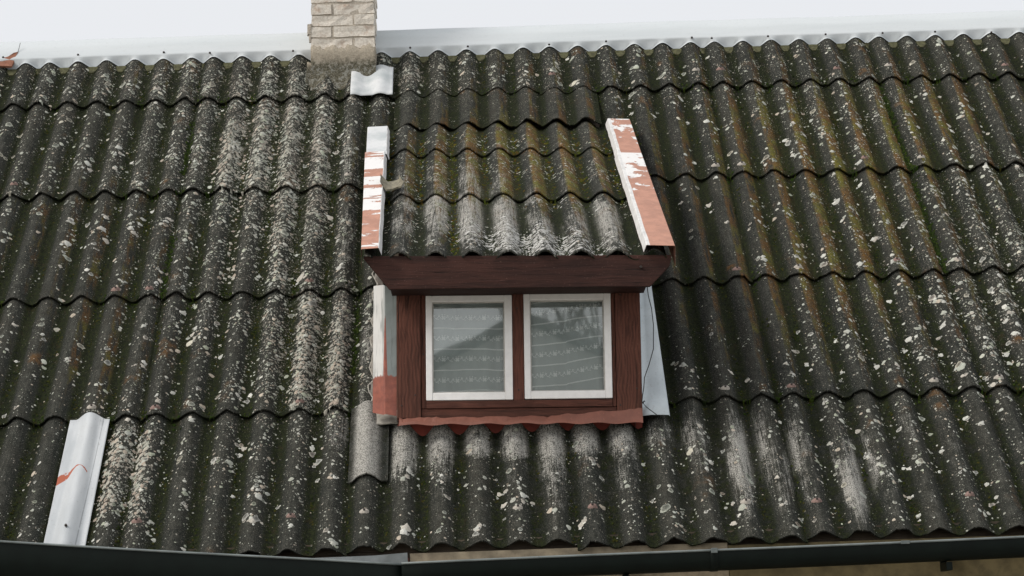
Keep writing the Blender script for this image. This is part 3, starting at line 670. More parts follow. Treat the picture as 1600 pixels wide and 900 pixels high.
# thick green tufts at the head of the valleys and along a few joints
u, v = [], []
for c in range(1, 7):
    for r in range(1, 5):
        for i in range(-1, 6):
            if rng.uniform() < .55:
                k = rng.integers(3, 18); uc_ = UC[c]+(i+.5)*PW + (.01 if 0 <= i < 5 else 0)
                u.append(uc_+rng.normal(0, .016, k)); v.append(rowstart(c, r) + rng.exponential(.03, k)*rng.choice([1, 1, -1], k))
for (c, r, s0, s1) in [(5, 3, 0, 1), (2, 2, 0, .6), (2, 3, .2, .8), (4, 3, 0, .5), (6, 3, 0, .8), (3, 1, .3, .9), (6, 2, 0, .4), (5, 2, .3, .9)]:
    k = 160; u.append(BND[c+1 if c == 5 else c]+rng.normal(0, .009, k)); v.append(rowstart(c, r)+(s0+(s1-s0)*rng.uniform(0, 1, k))*L)
u = np.concatenate(u); v = np.concatenate(v); h, ph, r = surf_h(u, v); x, y = project(RP(u, v, h)); ok = ~blocked(x, y) & (v > .02) & (v < TOP-.05); u, v = u[ok], v[ok]
growth('green_moss', u, v, rng.uniform(.003, .008, len(u)), tints(len(u), [(.035, .062, .010), (.055, .080, .014), (.028, .045, .012)]), main_surf, MOSS, ROOF, n=6, height=.007)
# pale mossy infill where the waves meet the ridge metal
INF = mat_simple('mossy bedding mortar', (.105, .105, .05), .95, .6, 60, .6)
for c in range(8):
    for i in range(-1, 6):
        uc_ = UC[c]+(i+.5)*PW if i >= 0 else BND[c]
        if uc_ < -3.6 or uc_ > 3.4 or (-1.36 < uc_ < -.9): continue
        wdt = .045 if i >= 0 and i < 5 else .028
        Vv = RP([uc_-wdt, uc_+wdt, uc_+wdt*.25, uc_-wdt*.25], [TOP-.024, TOP-.024, TOP-.085, TOP-.085], [-.0465, -.0465, -.053, -.053])
        Vv = np.vstack([Vv, RP([uc_, uc_], [TOP-.01, TOP-.01], [-.03, -.05])])
        obj('bedding_mortar', np.vstack([Vv[:4], Vv[:4]+np.array([0, .012, -.02])]), [(3,2,1,0),(4,5,6,7),(0,1,5,4),(1,2,6,5),(2,3,7,6),(3,0,4,7)], INF, ROOF)

# ------------------------------------------------------------ chimney
CH = empty('chimney', (-1.128, 3.28, 3.0), 'limewashed brick chimney standing at the roof ridge above the dormer, mossy render at its foot', 'chimney', rot=(0, radians(.4), 0))
CW, CDp = .386, .386
def brick_mesh(l, d, hh, seed):
    rg = random.Random(seed); nx = 5 if l > .2 else 3
    m = MB(); V = []; Fc = []
    xs = [-l/2+l*i/nx for i in range(nx+1)]; zs = [0, hh*.5, hh]
    def wob(p, k=.0035): return tuple(c+rg.uniform(-k, k) for c in p)
    ids = {}
    def vid(p):
        key = tuple(round(c, 5) for c in p)
        if key not in ids: ids[key] = len(V); V.append(wob(p))
        return ids[key]
    for ys in (-d/2, d/2):
        for i in range(nx):
            for k in range(2):
                q = [vid((xs[i], ys, zs[k])), vid((xs[i+1], ys, zs[k])), vid((xs[i+1], ys, zs[k+1])), vid((xs[i], ys, zs[k+1]))]
                Fc.append(tuple(q) if ys < 0 else tuple(q[::-1]))
    for i in range(nx):
        for zz in (0, hh):
            q = [vid((xs[i], -d/2, zz)), vid((xs[i+1], -d/2, zz)), vid((xs[i+1], d/2, zz)), vid((xs[i], d/2, zz))]
            Fc.append(tuple(q[::-1]) if zz == 0 else tuple(q))
    for x_ in (-l/2, l/2):
        for k in range(2):
            q = [vid((x_, -d/2, zs[k])), vid((x_, d/2, zs[k])), vid((x_, d/2, zs[k+1])), vid((x_, -d/2, zs[k+1]))]
            Fc.append(tuple(q[::-1]) if x_ < 0 else tuple(q))
    return make_mesh('brick', V, Fc, BRICK)
LONG = [brick_mesh(.250, .120, .064, k) for k in range(4)]; SHORT = [brick_mesh(.122, .120, .064, 10+k) for k in range(4)]
for cz in range(13):
    z = .235+cz*.0745
    lay = []
    a, b = (.250, .122) if cz % 2 == 0 else (.122, .250)
    xl = -CW/2+a/2; xr = CW/2-b/2
    for yy, sgn in ((-CDp/2+.06, 1), (CDp/2-.06, -1)):
        lay += [(LONG if a > .2 else SHORT, xl if sgn > 0 else -xl, yy, 0), (SHORT if a > .2 else LONG, xr if sgn > 0 else -xr, yy, 0)]
    for xx in (-CW/2+.06, CW/2-.06): lay.append((SHORT, xx, 0, pi/2))
    for (lst, x_, y_, rz) in lay:
        o = bpy.data.objects.new('brick', lst[rnd.randrange(4)]); link(o, CH)
        o.location = (x_+rnd.uniform(-.003, .003), y_+rnd.uniform(-.004, .003), z+rnd.uniform(-.003, .003)); o.rotation_euler = (rnd.uniform(-.02, .02), rnd.uniform(-.015, .015), rz+rnd.uniform(-.015, .015))
m = MB(); m.box((-CW/2+.004, -CDp/2+.004, .1), (CW/2-.004, CDp/2-.004, 1.21)); m.build('mortar_core', MORTAR, CH)
# rendered foot, uneven
nx, nz = 22, 14; V = []; rg = np.random.default_rng(5)
for k in range(nz):
    z = -.30+.545*k/(nz-1)
    for i in range(nx):
        x_ = -CW/2-.006+(CW+.012)*i/(nx-1); fl_ = max(0, .12-(z+.05))*.35
        V.append((x_*(1+.10*max(0, .08-z)), -CDp/2-.012-fl_-rg.uniform(0, .004), z+(.012*sin(i*1.1)+.01*sin(i*2.7) if k == nz-1 else 0)))
V2, F2 = thick(V, grid_faces(nx, nz), .02, (0, 1, 0)); obj('rendered_foot', V2, F2, RENDER, CH, True)
for s in (-1, 1):
    V = [(s*(CW/2+.006), -CDp/2-.02, -.2), (s*(CW/2+.006), CDp/2, -.2), (s*(CW/2+.006), CDp/2, .23), (s*(CW/2+.006), -CDp/2-.012, .235)]
    V2, F2 = thick(V, [(0, 1, 2, 3)] if s > 0 else [(3, 2, 1, 0)], .012, (-s, 0, 0)); obj('side_render', V2, F2, RENDER, CH)
# crumbling mortar skirt where the chimney meets the waves
U, S = np.meshgrid(np.linspace(-1.36, -.93, 40), np.linspace(0, 1, 10)); low = 4.27+.035*np.sin(U*41+1)+.02*np.sin(U*97); Vv = low+(4.52-low)*S
h, _, _ = surf_h(U, Vv); X = RP(U, Vv, h+.003+.03*S+.006*np.sin(U*70+Vv*60)*S); sk = X.reshape(-1, 3)-np.array([-1.128, 3.28, 3.0])
V2, F2 = thick(sk, grid_faces(40, 10), .012, -N); obj('mortar_skirt', V2, F2, RENDER, CH, True)
m = MB(); m.box((-CW/2-.026, -CDp/2-.004, .33), (-CW/2-.002, -CDp/2+.03, .395), jit=.004); m.box((-CW/2-.018, -CDp/2, .28), (-CW/2-.002, -CDp/2+.02, .34), jit=.003)
tag(m.build('mortar_lump', MORTAR, CH), 'small lump jutting from the left edge')

# ------------------------------------------------------------ dormer
DO = np.array([-.155, .565, .64]); DA = .022
D = empty('dormer', DO, 'small red-brown boarded dormer with two white windows under its own mossy corrugated roof', 'dormer', rot=(0, DA, 0))
def wbox(name, lo, hi, mat, parent=D, bev=.0025, jit=0):
    m = MB(); m.box(lo, hi, jit=jit); return m.build(name, mat, parent, bevel=bev)
wbox('post', (-.598, 0, -.012), (-.482, .054, .66), BROWN)
wbox('post', (.464, 0, -.012), (.586, .054, .66), BROWN)
wbox('inner_post', (-.480, .010, .035), (-.459, .052, .66), BROWN, bev=.0015)
wbox('inner_post', (.445, .010, .035), (.462, .052, .66), BROWN, bev=.0015)
wbox('mullion', (-.036, .006, .070), (.017, .052, .66), BROWN)
wbox('bottom_rail', (-.457, .004, .034), (.443, .052, .070), BROWNH)
wbox('lower_board', (-.480, .010, -.012), (.462, .05, .032), BROWNH)
wbox('head_rail', (-.457, .012, .590), (.443, .052, .66), BROWNH)
# fascia with its lower corners cut away, and the soffit behind
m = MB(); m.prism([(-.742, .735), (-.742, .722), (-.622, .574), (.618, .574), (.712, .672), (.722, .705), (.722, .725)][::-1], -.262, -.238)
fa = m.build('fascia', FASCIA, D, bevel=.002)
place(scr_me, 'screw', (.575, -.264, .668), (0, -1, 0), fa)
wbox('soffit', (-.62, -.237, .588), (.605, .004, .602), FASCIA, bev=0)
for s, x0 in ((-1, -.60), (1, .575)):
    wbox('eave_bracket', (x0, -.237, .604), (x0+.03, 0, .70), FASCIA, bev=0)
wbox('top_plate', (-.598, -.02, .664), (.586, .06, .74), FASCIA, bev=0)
# cheeks (side walls), boards following the slope
for s, x0 in ((-1, -.590), (1, .560)):
    m = MB(); y1 = 1.96; V = []
    for xx in (x0, x0+.022): V += [(xx, .05, -.02), (xx, y1, y1-.10), (xx, .05, .80)]
    m.add(V, [(0, 2, 1), (3, 4, 5), (0, 1, 4, 3), (1, 2, 5, 4), (2, 0, 3, 5)]); m.build('cheek_wall', BROWNH, D)
nail_me = disc_mesh('nail', .0042, .002, NAIL)
for x, z in ((-.57, .60), (-.51, .10), (-.575, .05), (.49, .58), (.56, .12), (.48, .04), (-.47, .30), (.452, .33), (-.01, .12), (-.012, .52)):
    place(nail_me, 'nail', (x, -.0005 if abs(x) > .475 else (.0095 if abs(x) > .1 else .0055), z), (0, -1, 0), D)
# sashes
def sash(x0, x1, z0, z1, gl, gr, gb, gt):
    root = obj('window_sash', *(lambda m: (m.V, m.F))(sash_mb(x0, x1, z0, z1, gl, gr, gb, gt)), WHITE, D)
    b = root.modifiers.new('bevel', 'BEVEL'); b.width = .003; b.segments = 2; b.limit_method = 'ANGLE'
    m = MB(); m.add([(x0+gl-.004, .030, z0+gb-.004), (x1-gr+.004, .030, z0+gb-.004), (x1-gr+.004, .030, z1-gt+.004), (x0+gl-.004, .030, z1-gt+.004)], [(0, 1, 2, 3)])
    m.build('pane', GLASS, root)
    m = MB(); q = .006
    m.box((x0+gl, .022, z0+gb), (x0+gl+q, .029, z1-gt)); m.box((x1-gr-q, .022, z0+gb), (x1-gr, .029, z1-gt)); m.box((x0+gl+q, .022, z0+gb), (x1-gr-q, .0285, z0+gb+q)); m.box((x0+gl+q, .022, z1-gt-q), (x1-gr-q, .0285, z1-gt))
    m.build('glazing_putty', PUTTY, root)
    return root
def sash_mb(x0, x1, z0, z1, gl, gr, gb, gt):
    m = MB(); y0, y1 = .002, .040
    m.box((x0, y0, z0), (x0+gl, y1, z1)); m.box((x1-gr, y0, z0), (x1, y1, z1)); m.box((x0+gl, y0+.0012, z0), (x1-gr, y1, z0+gb)); m.box((x0+gl, y0+.0012, z1-gt), (x1-gr, y1, z1)); return m
s1 = sash(-.457, -.038, .073, .586, .031, .037, .037, .030); tag(s1, 'left white sash')
s2 = sash(.019, .443, .075, .589, .030, .034, .038, .030); tag(s2, 'right white sash')
# sill flashing of painted metal, ragged top, wavy drip edge
nu = 60; xs = np.linspace(-.588, .585, nu); rg = np.random.default_rng(3)
zt = -.010 + .032*np.clip((xs-.1)/.48, 0, 1) + .003*np.sin(xs*37) + rg.normal(0, .0016, nu); zb_ = -.049 + .004*np.sin(xs*35.5+1) - .006*np.clip(xs, 0, 1)
V = [(x, -.003, z) for x, z in zip(xs, zt)] + [(x, -.030-.002*sin(x*20), z+.014) for x, z in zip(xs, zb_)] + [(x, -.040, z) for x, z in zip(xs, zb_)]
V = V[2*nu:] + V[nu:2*nu] + V[:nu]
V2, F2 = thick(V, grid_faces(nu, 3), .0015, (0, 1, 0)); obj('window_sill', V2, F2, SILL, D)
# red board seen through the waves below the sill
m = MB(); m.box((-.60, .094, -.14), (.59, .110, -.00)); m.build('bottom_board', REDB, D)
# inside of the dormer: dim room behind the curtains
m = MB(); x0, x1, y0, y1, z0, z1 = -.565, .555, .054, 1.3, -.3, .72
m.add([(x0,y0,z0),(x1,y0,z0),(x1,y1,z0),(x0,y1,z0),(x0,y0,z1),(x1,y0,z1),(x1,y1,z1+.3),(x0,y1,z1+.3)], [(0,1,2,3),(4,7,6,5),(1,5,6,2),(2,6,7,3),(3,7,4,0)]); m.build('room_lining', ROOMD, D)

# dormer roof
PH = radians(28); cP, sP = cos(PH), sin(PH); DE = np.array([0, -.280, .752]); DN = np.array([0, -sP, cP])
def dpt(u, v, h):
    u, v, h = np.broadcast_arrays(np.asarray(u, float), v, h)
    return np.stack([u, DE[1]+v*cP-h*sP, DE[2]+v*sP+h*cP], -1)
DU0, DPW = -.572, .1732
def dtaper(U, V): return (-.050 + .003*(U-DU0)/DPW)*V/2.59
def dsheet(i0, i1, va, vb, seed, ua=None, ub=None, drop=0, mod=''):
    # densities are read from where each vertex stands in the world
    nonlocal_pt = lambda u, v, h: dpt(u, v, h-drop)
    o = wave_sheet('corrugated_sheet', D, nonlocal_pt, DU0, ua if ua is not None else DU0+(i0-.5)*DPW, ub if ub is not None else DU0+(i1+.5)*DPW, va, vb, .016, seed, pitch=DPW, taper=dtaper, nv=22)
    me = o.data; n = len(me.vertices); co = np.empty(n*3, np.float32); me.vertices.foreach_get('co', co); co = co.reshape(-1, 3)
    wx = DO[0]+co[:, 0]*cos(DA)+co[:, 2]*sin(DA); wz = DO[2]-co[:, 0]*sin(DA)+co[:, 2]*cos(DA)
    px, py = project(np.stack([wx, co[:, 1]+DO[1], wz], -1))
    d = np.stack([dens(LICH, px, py), dens(MOS, px, py), dens(WHT, px, py), dens(ALG, px, py)], -1)
    me.attributes['dens'].data.foreach_set('color', d.astype(np.float32).ravel()); return o
DROWS = [(0, 1.13), (1.045, 2.07), (1.985, 2.66)]
for k, (va, vb) in enumerate(DROWS):
    for (i0, i1, ua, ub, dr) in ((0, 1, DU0-.95*DPW, DU0+1.53*DPW, 0), (2, 7, DU0+1.50*DPW, DU0+7.35*DPW, -.0015)):
        dsheet(i0, i1, va, vb, 500+k*9+i0, ua, ub, dr)
def dsurf(u, v, h):
    r = np.clip(np.searchsorted([0, 1.045, 1.985], v)-1, 0, 2); vs = np.array([0, 1.045, 1.985])[r]
    hh = AMP*(np.cos(2*pi*(u-DU0)/DPW)-1) - .016*(v-vs)/L
    return dpt(u+dtaper(u, v), v, hh+h)
# growth on the dormer roof
k = 2600; U_ = rng.uniform(DU0-.5*DPW, DU0+7.2*DPW, k); V_ = rng.uniform(.02, 2.55, k); ph_ = (U_-DU0)/DPW
keep = (rng.uniform(-1.2, 1.3, k) < np.sin(2*pi*ph_)*.3-.5*np.cos(2*pi*ph_)*(rng.uniform(0, 1, k) < .6)+.1); U_, V_ = U_[keep], V_[keep]
u, v = np.repeat(U_, 2)+rng.normal(0, .01, 2*len(U_)), np.repeat(V_, 2)+rng.normal(0, .02, 2*len(V_))
ok = (v > .02) & (v < 2.56) & (np.abs(v-1.045) > .015) & (np.abs(v-1.985) > .015); u, v = u[ok], v[ok]
growth('pale_lichen', u, v, .0025+.010*rng.beta(1, 4, len(u)), tints(len(u), PALE), dsurf, CRUST, D, ring=rng.uniform(0, 1, len(u)) < .2, n=7, height=.002, stretch=.8)
# white scour on the lower centre sheets
k = 2600; U_ = DU0+DPW*rng.normal(3.6, 1.1, k); V_ = np.abs(rng.normal(.05, .45, k)); ok = (V_ > .02) & (V_ < 1.0) & (U_ > DU0+1.6*DPW) & (U_ < DU0+7*DPW); U_, V_ = U_[ok], V_[ok]
growth('white_crust', U_, V_, .003+.011*rng.beta(1, 3, len(U_)), tints(len(U_), [(.60, .60, .58), (.50, .50, .48)]), dsurf, CRUST, D, n=7, height=.0012, stretch=.7, rough=.4)
u, v = [], []
for i in range(-1, 8):
    k = 260 if i in (1,) else 110
    u.append(DU0+(i+.5)*DPW+rng.normal(.004, .011, k)); v.append(rng.uniform(.05, 2.5, k) if i == 1 else .9+1.65*rng.beta(1.6, 1.3, k))
u = np.concatenate(u); v = np.concatenate(v); ok = (v < 2.56); u, v = u[ok], v[ok]
growth('valley_moss', u, v, rng.uniform(.003, .0095, len(u)), tints(len(u), [(.07, .085, .012), (.11, .10, .014), (.05, .065, .012), (.10, .060, .012)]), dsurf, MOSS, D, n=6, height=.005, stretch=1.6)

# verge flashings: folded metal, two lengths each side
def verge(name, xin0, xin1, xo0, xo1, va, vb, lift, mat, side, lip=.045, flange=.085):
    """xin/xo: inner and outer edge at va and vb"""
    nv = 16; V = []
    for k in range(nv):
        s = k/(nv-1); v = va+(vb-va)*s; xi = xin0+(xin1-xin0)*s + .0012*sin(k*1.7); xo = xo0+(xo1-xo0)*s
        w = .0015*sin(k*2.3)
        for (x_, h_) in ((xi-side*.012, -.012+lift+w), (xi, .022+lift+w), (xi+side*.004, .024+lift), (xi+side*.018, .023+lift+w), (xo-side*.003, .019+lift), (xo, .015+lift), (xo+side*.002, -flange+lift)):
            V.append(dpt(x_, v, h_))
    n = 7; Fc = [(k*n+i, k*n+i+1, (k+1)*n+i+1, (k+1)*n+i) for k in range(nv-1) for i in range(n-1)]
    if side < 0: Fc = [f[::-1] for f in Fc]
    V2, F2 = thick(V, Fc, .0014, -DN)
    mi = [1 if (max(f) < n*nv and min(i % n for i in f) < (3 if side > 0 else 2)) else 0 for f in F2]
    return obj(name, V2, F2, [mat, PALEM], D, matidx=mi)
VL_UP = ZINC
VERGE_R = mat_flaking('right verge flaking paint', .25, 1, -.27)
VERGE_RT = mat_flaking('right verge top piece', .56, 1, -.30)
VERGE_L = mat_flaking('left verge flaking paint', .12, 1, -.13, bands=True)
PALEM = mat_simple('pale primed metal', (.66, .66, .65), .6, .2, 30)
e1 = verge('verge_flashing', .600, .565, .738, .703, -.02, 1.74, .002, VERGE_R, 1)
e2 = verge('verge_flashing', .573, .560, .706, .692, 1.68, 2.56, -.004, VERGE_RT, 1, flange=.05)
e3 = verge('verge_flashing', -.668, -.716, -.752, -.826, -.02, 1.82, .002, VERGE_L, -1)
e4 = verge('verge_flashing', -.704, -.725, -.818, -.842, 1.78, 2.43, -.004, ZINC, -1, flange=.05)
tag(e1, 'long right verge metal, red-brown paint flaking off white'); tag(e2, 'short upper right verge metal with a red-brown patch'); tag(e3, 'long left verge metal striped with remnants of red-brown paint'); tag(e4, 'short bare white upper left verge metal')

# metal at the foot of the dormer's sides (built in world space, then brought under the dormer)
def to_local(X):
    X = np.asarray(X, float)-DO; return np.stack([X[..., 0]*cos(DA)-X[..., 2]*sin(DA), X[..., 1], X[..., 0]*sin(DA)+X[..., 2]*cos(DA)], -1)
q = [at_roof(a, b, .012) for a, b in [(1002, 650), (1045, 648), (1014, 430), (1000, 430)]]
cor = np.array([RP(a[0], b[0], .012) for a, b in q]); cor = to_local(cor)
nv = 12; V = []
for k in range(nv):
    s = k/(nv-1)
    a = cor[0]+(cor[3]-cor[0])*s; b = cor[1]+(cor[2]-cor[1])*s
    V += [a+np.array([-.004, 0, .05]), a, a*.65+b*.35+np.array([0, -.004, .004]), a*.3+b*.7+np.array([0, -.002, .002]), b, b+np.array([.006, .004, -.006])]
V2, F2 = thick(V, grid_faces(6, nv), .0015, (0, .7, -.7)); rf = obj('side_flashing', V2, F2, CHEEKM, D, True); tag(rf, 'blue-grey tapering side flashing at the right')
def mat_leftflash():
    t = NT('left flashing with red paint'); v = t.obj(); s = t.sep(v)
    n = t.noise(v, 30, 4, .65); n2 = t.noise(t.scale(v, (50, 50, 6)), 1.0, 4, .6)
    zz = t.math('ADD', s[2], t.mul(t.math('SUBTRACT', n, .5), .05))
    low = t.ramp(zz, .205, .195)
    # a tongue of paint running up the fold
    tong = t.mul(t.ramp(t.math('ABSOLUTE', t.math('SUBTRACT', s[0], -.655)), t.math('MULTIPLY_ADD', zz, -.028, .0175), t.math('MULTIPLY_ADD', zz, -.028, .0145)), t.ramp(zz, .50, .47))
    m = t.math('MAXIMUM', low, tong)
    base = t.mix(t.ramp(s[0], -.672, -.650), (.66, .66, .64), (.25, .285, .28))
    base = t.mix(t.ramp(n2, .5, .7, 0, .6), base, (.13, .15, .145))
    pc = t.mix(t.ramp(n, .35, .65), (.33, .105, .07), (.24, .078, .055))
    return t.fin(t.mix(m, base, pc), .6, t.bump(n, .4, .003))
V = []; nv = 14
for k in range(nv):
    z = .015+(.64-.015)*k/(nv-1); w = .0015*sin(k*2.1)
    V += [(-.720+.006*k/nv, .085+w, z+.012), (-.665+w, .022, z+.006-.012*(k == 0)), (-.655, .012, z-.004*(k == 0)), (-.6, .014+w, z-.014*(k == 0))]
V2, F2 = thick(V, grid_faces(4, nv), .0015, (0, 1, 0)); lf_ = obj('side_flashing', V2, F2, mat_leftflash(), D); tag(lf_, 'grey folded side flashing at the left with a red-brown painted foot')
# mortar fillet whitening the wave beside the left flashing
MORTW = mat_simple('pale mortar', (.44, .42, .37), .95, .35, 35, .7, .006)
U, S = np.meshgrid(np.linspace(-.893, -.845, 12), np.linspace(0, 1, 26)); Vv = .99+1.28*S; h, _, _ = surf_h(U, Vv)
edge_ = .012*np.sin(Vv*31)+.008*np.sin(Vv*77); X = to_local(RP(U+edge_*((U < -.88)), Vv, h+.003+.007*np.clip((U+.885)/.04, 0, 1)))
V2, F2 = thick(X.reshape(-1, 3), grid_faces(12, 26), .006, (0, .7, -.7)); obj('mortar_fillet', V2, F2, MORTW, D, True)
m = MB()
U, S = np.meshgrid(np.linspace(-.875, -.752, 14), np.linspace(0, 1, 8)); Vv = .90+.10*S; h, _, _ = surf_h(U, Vv)
X = to_local(RP(U, Vv, np.maximum(h, -.034)+.022+.003*np.sin(U*60+Vv*33)))
V2, F2 = thick(X.reshape(-1, 3), grid_faces(14, 8), .008, (0, .7, -.7)); obj('mortar_corner', V2, F2, MORTW, D, True)

# ------------------------------------------------------------ curtains
def curtain(x0, x1, z0, z1, slope, label, seed):
    cx = (x0+x1)/2; P0 = DO + np.array([cx, .050, z0]); root = empty('lace_curtain', P0, label, 'curtain', rot=(0, DA, 0))
    rg = np.random.default_rng(seed); k = rg.uniform(0, 6, 4); hw = (x1-x0)/2
    yf = lambda x: .010*np.sin(x*26+k[0])+.005*np.sin(x*61+k[1])
    xs = np.linspace(-hw-.03, hw+.03, 50); zs = np.linspace(-.02, z1-z0+.03, 8)
    X, Z = np.meshgrid(xs, zs); V = np.stack([X, yf(X), Z], -1).reshape(-1, 3)
    obj('cloth', V, grid_faces(50, 8), SHEER, root, True)
    n = 10; H = z1-z0
    for j in range(n):
        zc = .028+j*(H-.03)/(n-1)*.98
        zl = lambda x, j=j: zc + slope*(x+hw)*.10*(1 if x < 0 else 1.2) + .003*sin(x*14+k[2]+j*.4)
        m = MB()
        if j % 2 == 0:
            px_ = np.linspace(-hw-.02, hw+.02, 50); r = .0032
            V = [(x, yf(x)-.003, zl(x)-r) for x in px_]+[(x, yf(x)-.003, zl(x)+r) for x in px_]; m.add(V, grid_faces(50, 2))
            m.build('woven_stripe', THREAD, root)
        else:
            x = -hw-.01
            while x < hw+.01:
                def dot(cx_, cz_, r, n_=6):
                    V = [(cx_+r*cos(2*pi*i/n_), yf(cx_)-.003-.0005*rnd.random(), cz_+r*sin(2*pi*i/n_)) for i in range(n_)]; m.add(V, [tuple(range(n_))])
                zc_ = zl(x)
                for a in range(4): dot(x+.0068*cos(a*pi/2+.78), zc_+.0068*sin(a*pi/2+.78), .0052)
                dot(x, zc_, .003)
                for t_ in range(9):
                    xx = x+.0145+t_*.0046; dot(xx, zl(xx)+.0062*sin(t_*1.15+.4), .0030, 5)
                for dx_, dz_ in ((.019, .012), (.024, .010), (.040, -.009), (.045, .011), (-.006, .014), (.007, .015)): dot(x+dx_, zl(x+dx_)+dz_, .0030, 5)
                x += .066
            m.build('embroidered_band', THREAD, root)
    return root
curtain(-.426, -.075, .10, .60, .0, 'sheer white lace curtain with level embroidered bands, hanging behind the left window', 1)
curtain(.049, .409, .103, .603, 1.0, 'sheer white lace curtain with bands drawn up to the right, hanging behind the right window', 2)

# ------------------------------------------------------------ loose wire and shards
def at_y(x, y, Y):
    d = ray(np.array([float(x)]), np.array([float(y)]))[0]; return CAM + d*(Y-CAM[1])/d[1]
pts = [(1011, 447), (1013, 462), (1018, 482), (1021, 508), (1021, 545), (1014, 570), (1007, 590), (1006, 605), (1004, 618), (1003, 628), (1010, 636), (1018, 642), (1026, 648)]
P3 = [at_y(a, b, .545) for a, b in pts]; m = MB(); base = P3[-1]; m.tube([p-base for p in P3], .0022, 6)
c_ = m.build('loose_wire', BLACK, None, True); c_.location = base
tag(c_, 'thin dark wire hanging in a loop over the blue-grey flashing right of the windows', 'wire')
m = MB(); tw = at_y(1004, 630, .543)-base; m.tube([tw+np.array([-.004, 0, .0]), tw+np.array([.004, -.004, .006]), tw+np.array([.012, -.004, .010])], .0028, 5); m.tube([tw+np.array([.002, 0, -.004]), tw+np.array([.008, -.003, .012])], .002, 5); m.build('twisted_end', BLACK, c_, True)
# broken piece of cement sheet lodged on the dormer's left edge
e = to_local  # shards sit on the dormer roof; positions measured on it
def from_local(p): p = np.asarray(p, float); return DO+np.array([p[0]*cos(DA)+p[2]*sin(DA), p[1], -p[0]*sin(DA)+p[2]*cos(DA)])
sb = from_local(dpt(-.650, 1.12, .03))
prof = [(-.060, .055), (-.052, .02), (-.030, -.012), (0, -.022), (.030, -.012), (.055, .012), (.062, .035)]
V = []
for j, vv_ in enumerate((-.06, -.02, .03, .085)):
    for i, (a, b) in enumerate(prof):
        f = 1-.25*j*(i/6)*.6; V.append((a*f+rnd.uniform(-.003, .003), (vv_+.02*sin(i*2.2))*cP-b*.6*sP, (vv_+.02*sin(i*2.2))*sP+b*.6*cP+rnd.uniform(-.002, .002)))
V2, F2 = thick(V, grid_faces(7, 4), .010, -DN); o = obj('cement_shard', V2, F2, SHARD); o.location = sb
tag(o, 'broken curved shard of pale corrugated cement lying against the left verge of the dormer roof', 'shard')
# broken clay tile by the ridge at the far left
u_, v_ = at_roof(10, 96, 0.0); tb = RP(u_[0], v_[0], .005)
V = [RP(a, b, c) for a, b, c in [(-.05, -.04, -.01), (.035, -.035, -.02), (.045, .0, -.012), (.062, .075, .02), (.040, .060, .022), (.01, .035, .012), (-.05, .02, 0)]]
V = np.array(V); V2, F2 = thick(V, [tuple(range(7))], .012, -N); o = obj('tile_shard', V2, F2, CLAY); o.location = tb
tag(o, 'broken orange clay tile shard stuck under the ridge metal at the far left', 'shard')
m = MB(); m.tube([(.058, .04, .045), (.066, .05, .085), (.074, .06, .13)], .0018, 5); o2 = m.build('wire_stub', BLACK, o)

# ------------------------------------------------------------ gutters
def gutter(xa, za, xb, zb, y, w, dp, name, label, ends):
    n = 10; root = empty(name, ((xa+xb)/2, y, (za+zb)/2), label, 'gutter', 'gutters along the eave'); R0 = np.array(root.location)
    prof = []   # (dy, dz): from back lip down and round to front lip
    for i in range(n+1):
        a = pi*i/n; prof.append((w/2*cos(a)*1.0+w/2, -(dp)*sin(a)**.6))
    m = MB(); V = []; ks = 26
    for k in range(ks):
        s = k/(ks-1); x = xa+(xb-xa)*s; z = za+(zb-za)*s + .0015*sin(s*9)
        for dy, dz in prof: V.append((x, y+dy, z+dz))
    V2, F2 = thick(V, grid_faces(n+1, ks), .002, (0, .3, .9)); obj('trough', V2, F2, DARKP, root, True, rel=R0)
    m = MB(); m.tube([(xa+(xb-xa)*s, y-.003, za+(zb-za)*s+.0015*sin(s*9)+.001) for s in np.linspace(0, 1, 20)], .0052, 8); m.build('front_lip', RIM, root, True, rel=R0)
    for xe, on in ((xa, ends[0]), (xb, ends[1])):
        if on:
            z = za+(zb-za)*(xe-xa)/(xb-xa); m = MB(); m.prism([(0, 0)], 0, 0) if False else None
            V = [(xe, y+dy, z+dz) for dy, dz in prof]; V2, F2 = thick(V, [tuple(range(n+1))], .003, (1, 0, 0)); obj('end_cap', V2, F2, DARKP, root, rel=R0)
    return root, (lambda x: za+(zb-za)*(x-xa)/(xb-xa)), prof
gl_, zl_, pl_ = gutter(-3.1, .124, -.700, -.096, -.115, .13, .165, 'gutter', 'dark green gutter dropping to the right, at the lower left below the roof', (0, 1))
gr_, zr_, pr_ = gutter(-.722, -.090, 3.1, -.060, -.150, .13, .088, 'gutter', 'dark green gutter with a pale worn lip, along the right half of the eave', (1, 0))
R0 = np.array(gr_.location)
for xj in (.668,):                               # joint strap
    V = [(xj+dx, -.150+dy*1.05-.004, zr_(xj)+dz*1.05+.003) for dx in (-.018, .018) for dy, dz in pr_]
    V2, F2 = thick(V, grid_faces(11, 2), .002, (0, -.3, -.9)); obj('joint_strap', V2, F2, DARKP, gr_, True, rel=R0)
    m = MB(); m.box((xj-.014, -.168, zr_(xj)-.012), (xj+.014, -.146, zr_(xj)+.010)); m.build('strap_clip', RIM, gr_, rel=R0, bevel=.002)
m = MB(); xj = 1.52; m.box((xj-.02, -.162, zr_(xj)-.008), (xj+.02, -.146, zr_(xj)+.007)); m.build('strap_clip', RIM, gr_, rel=R0, bevel=.002)
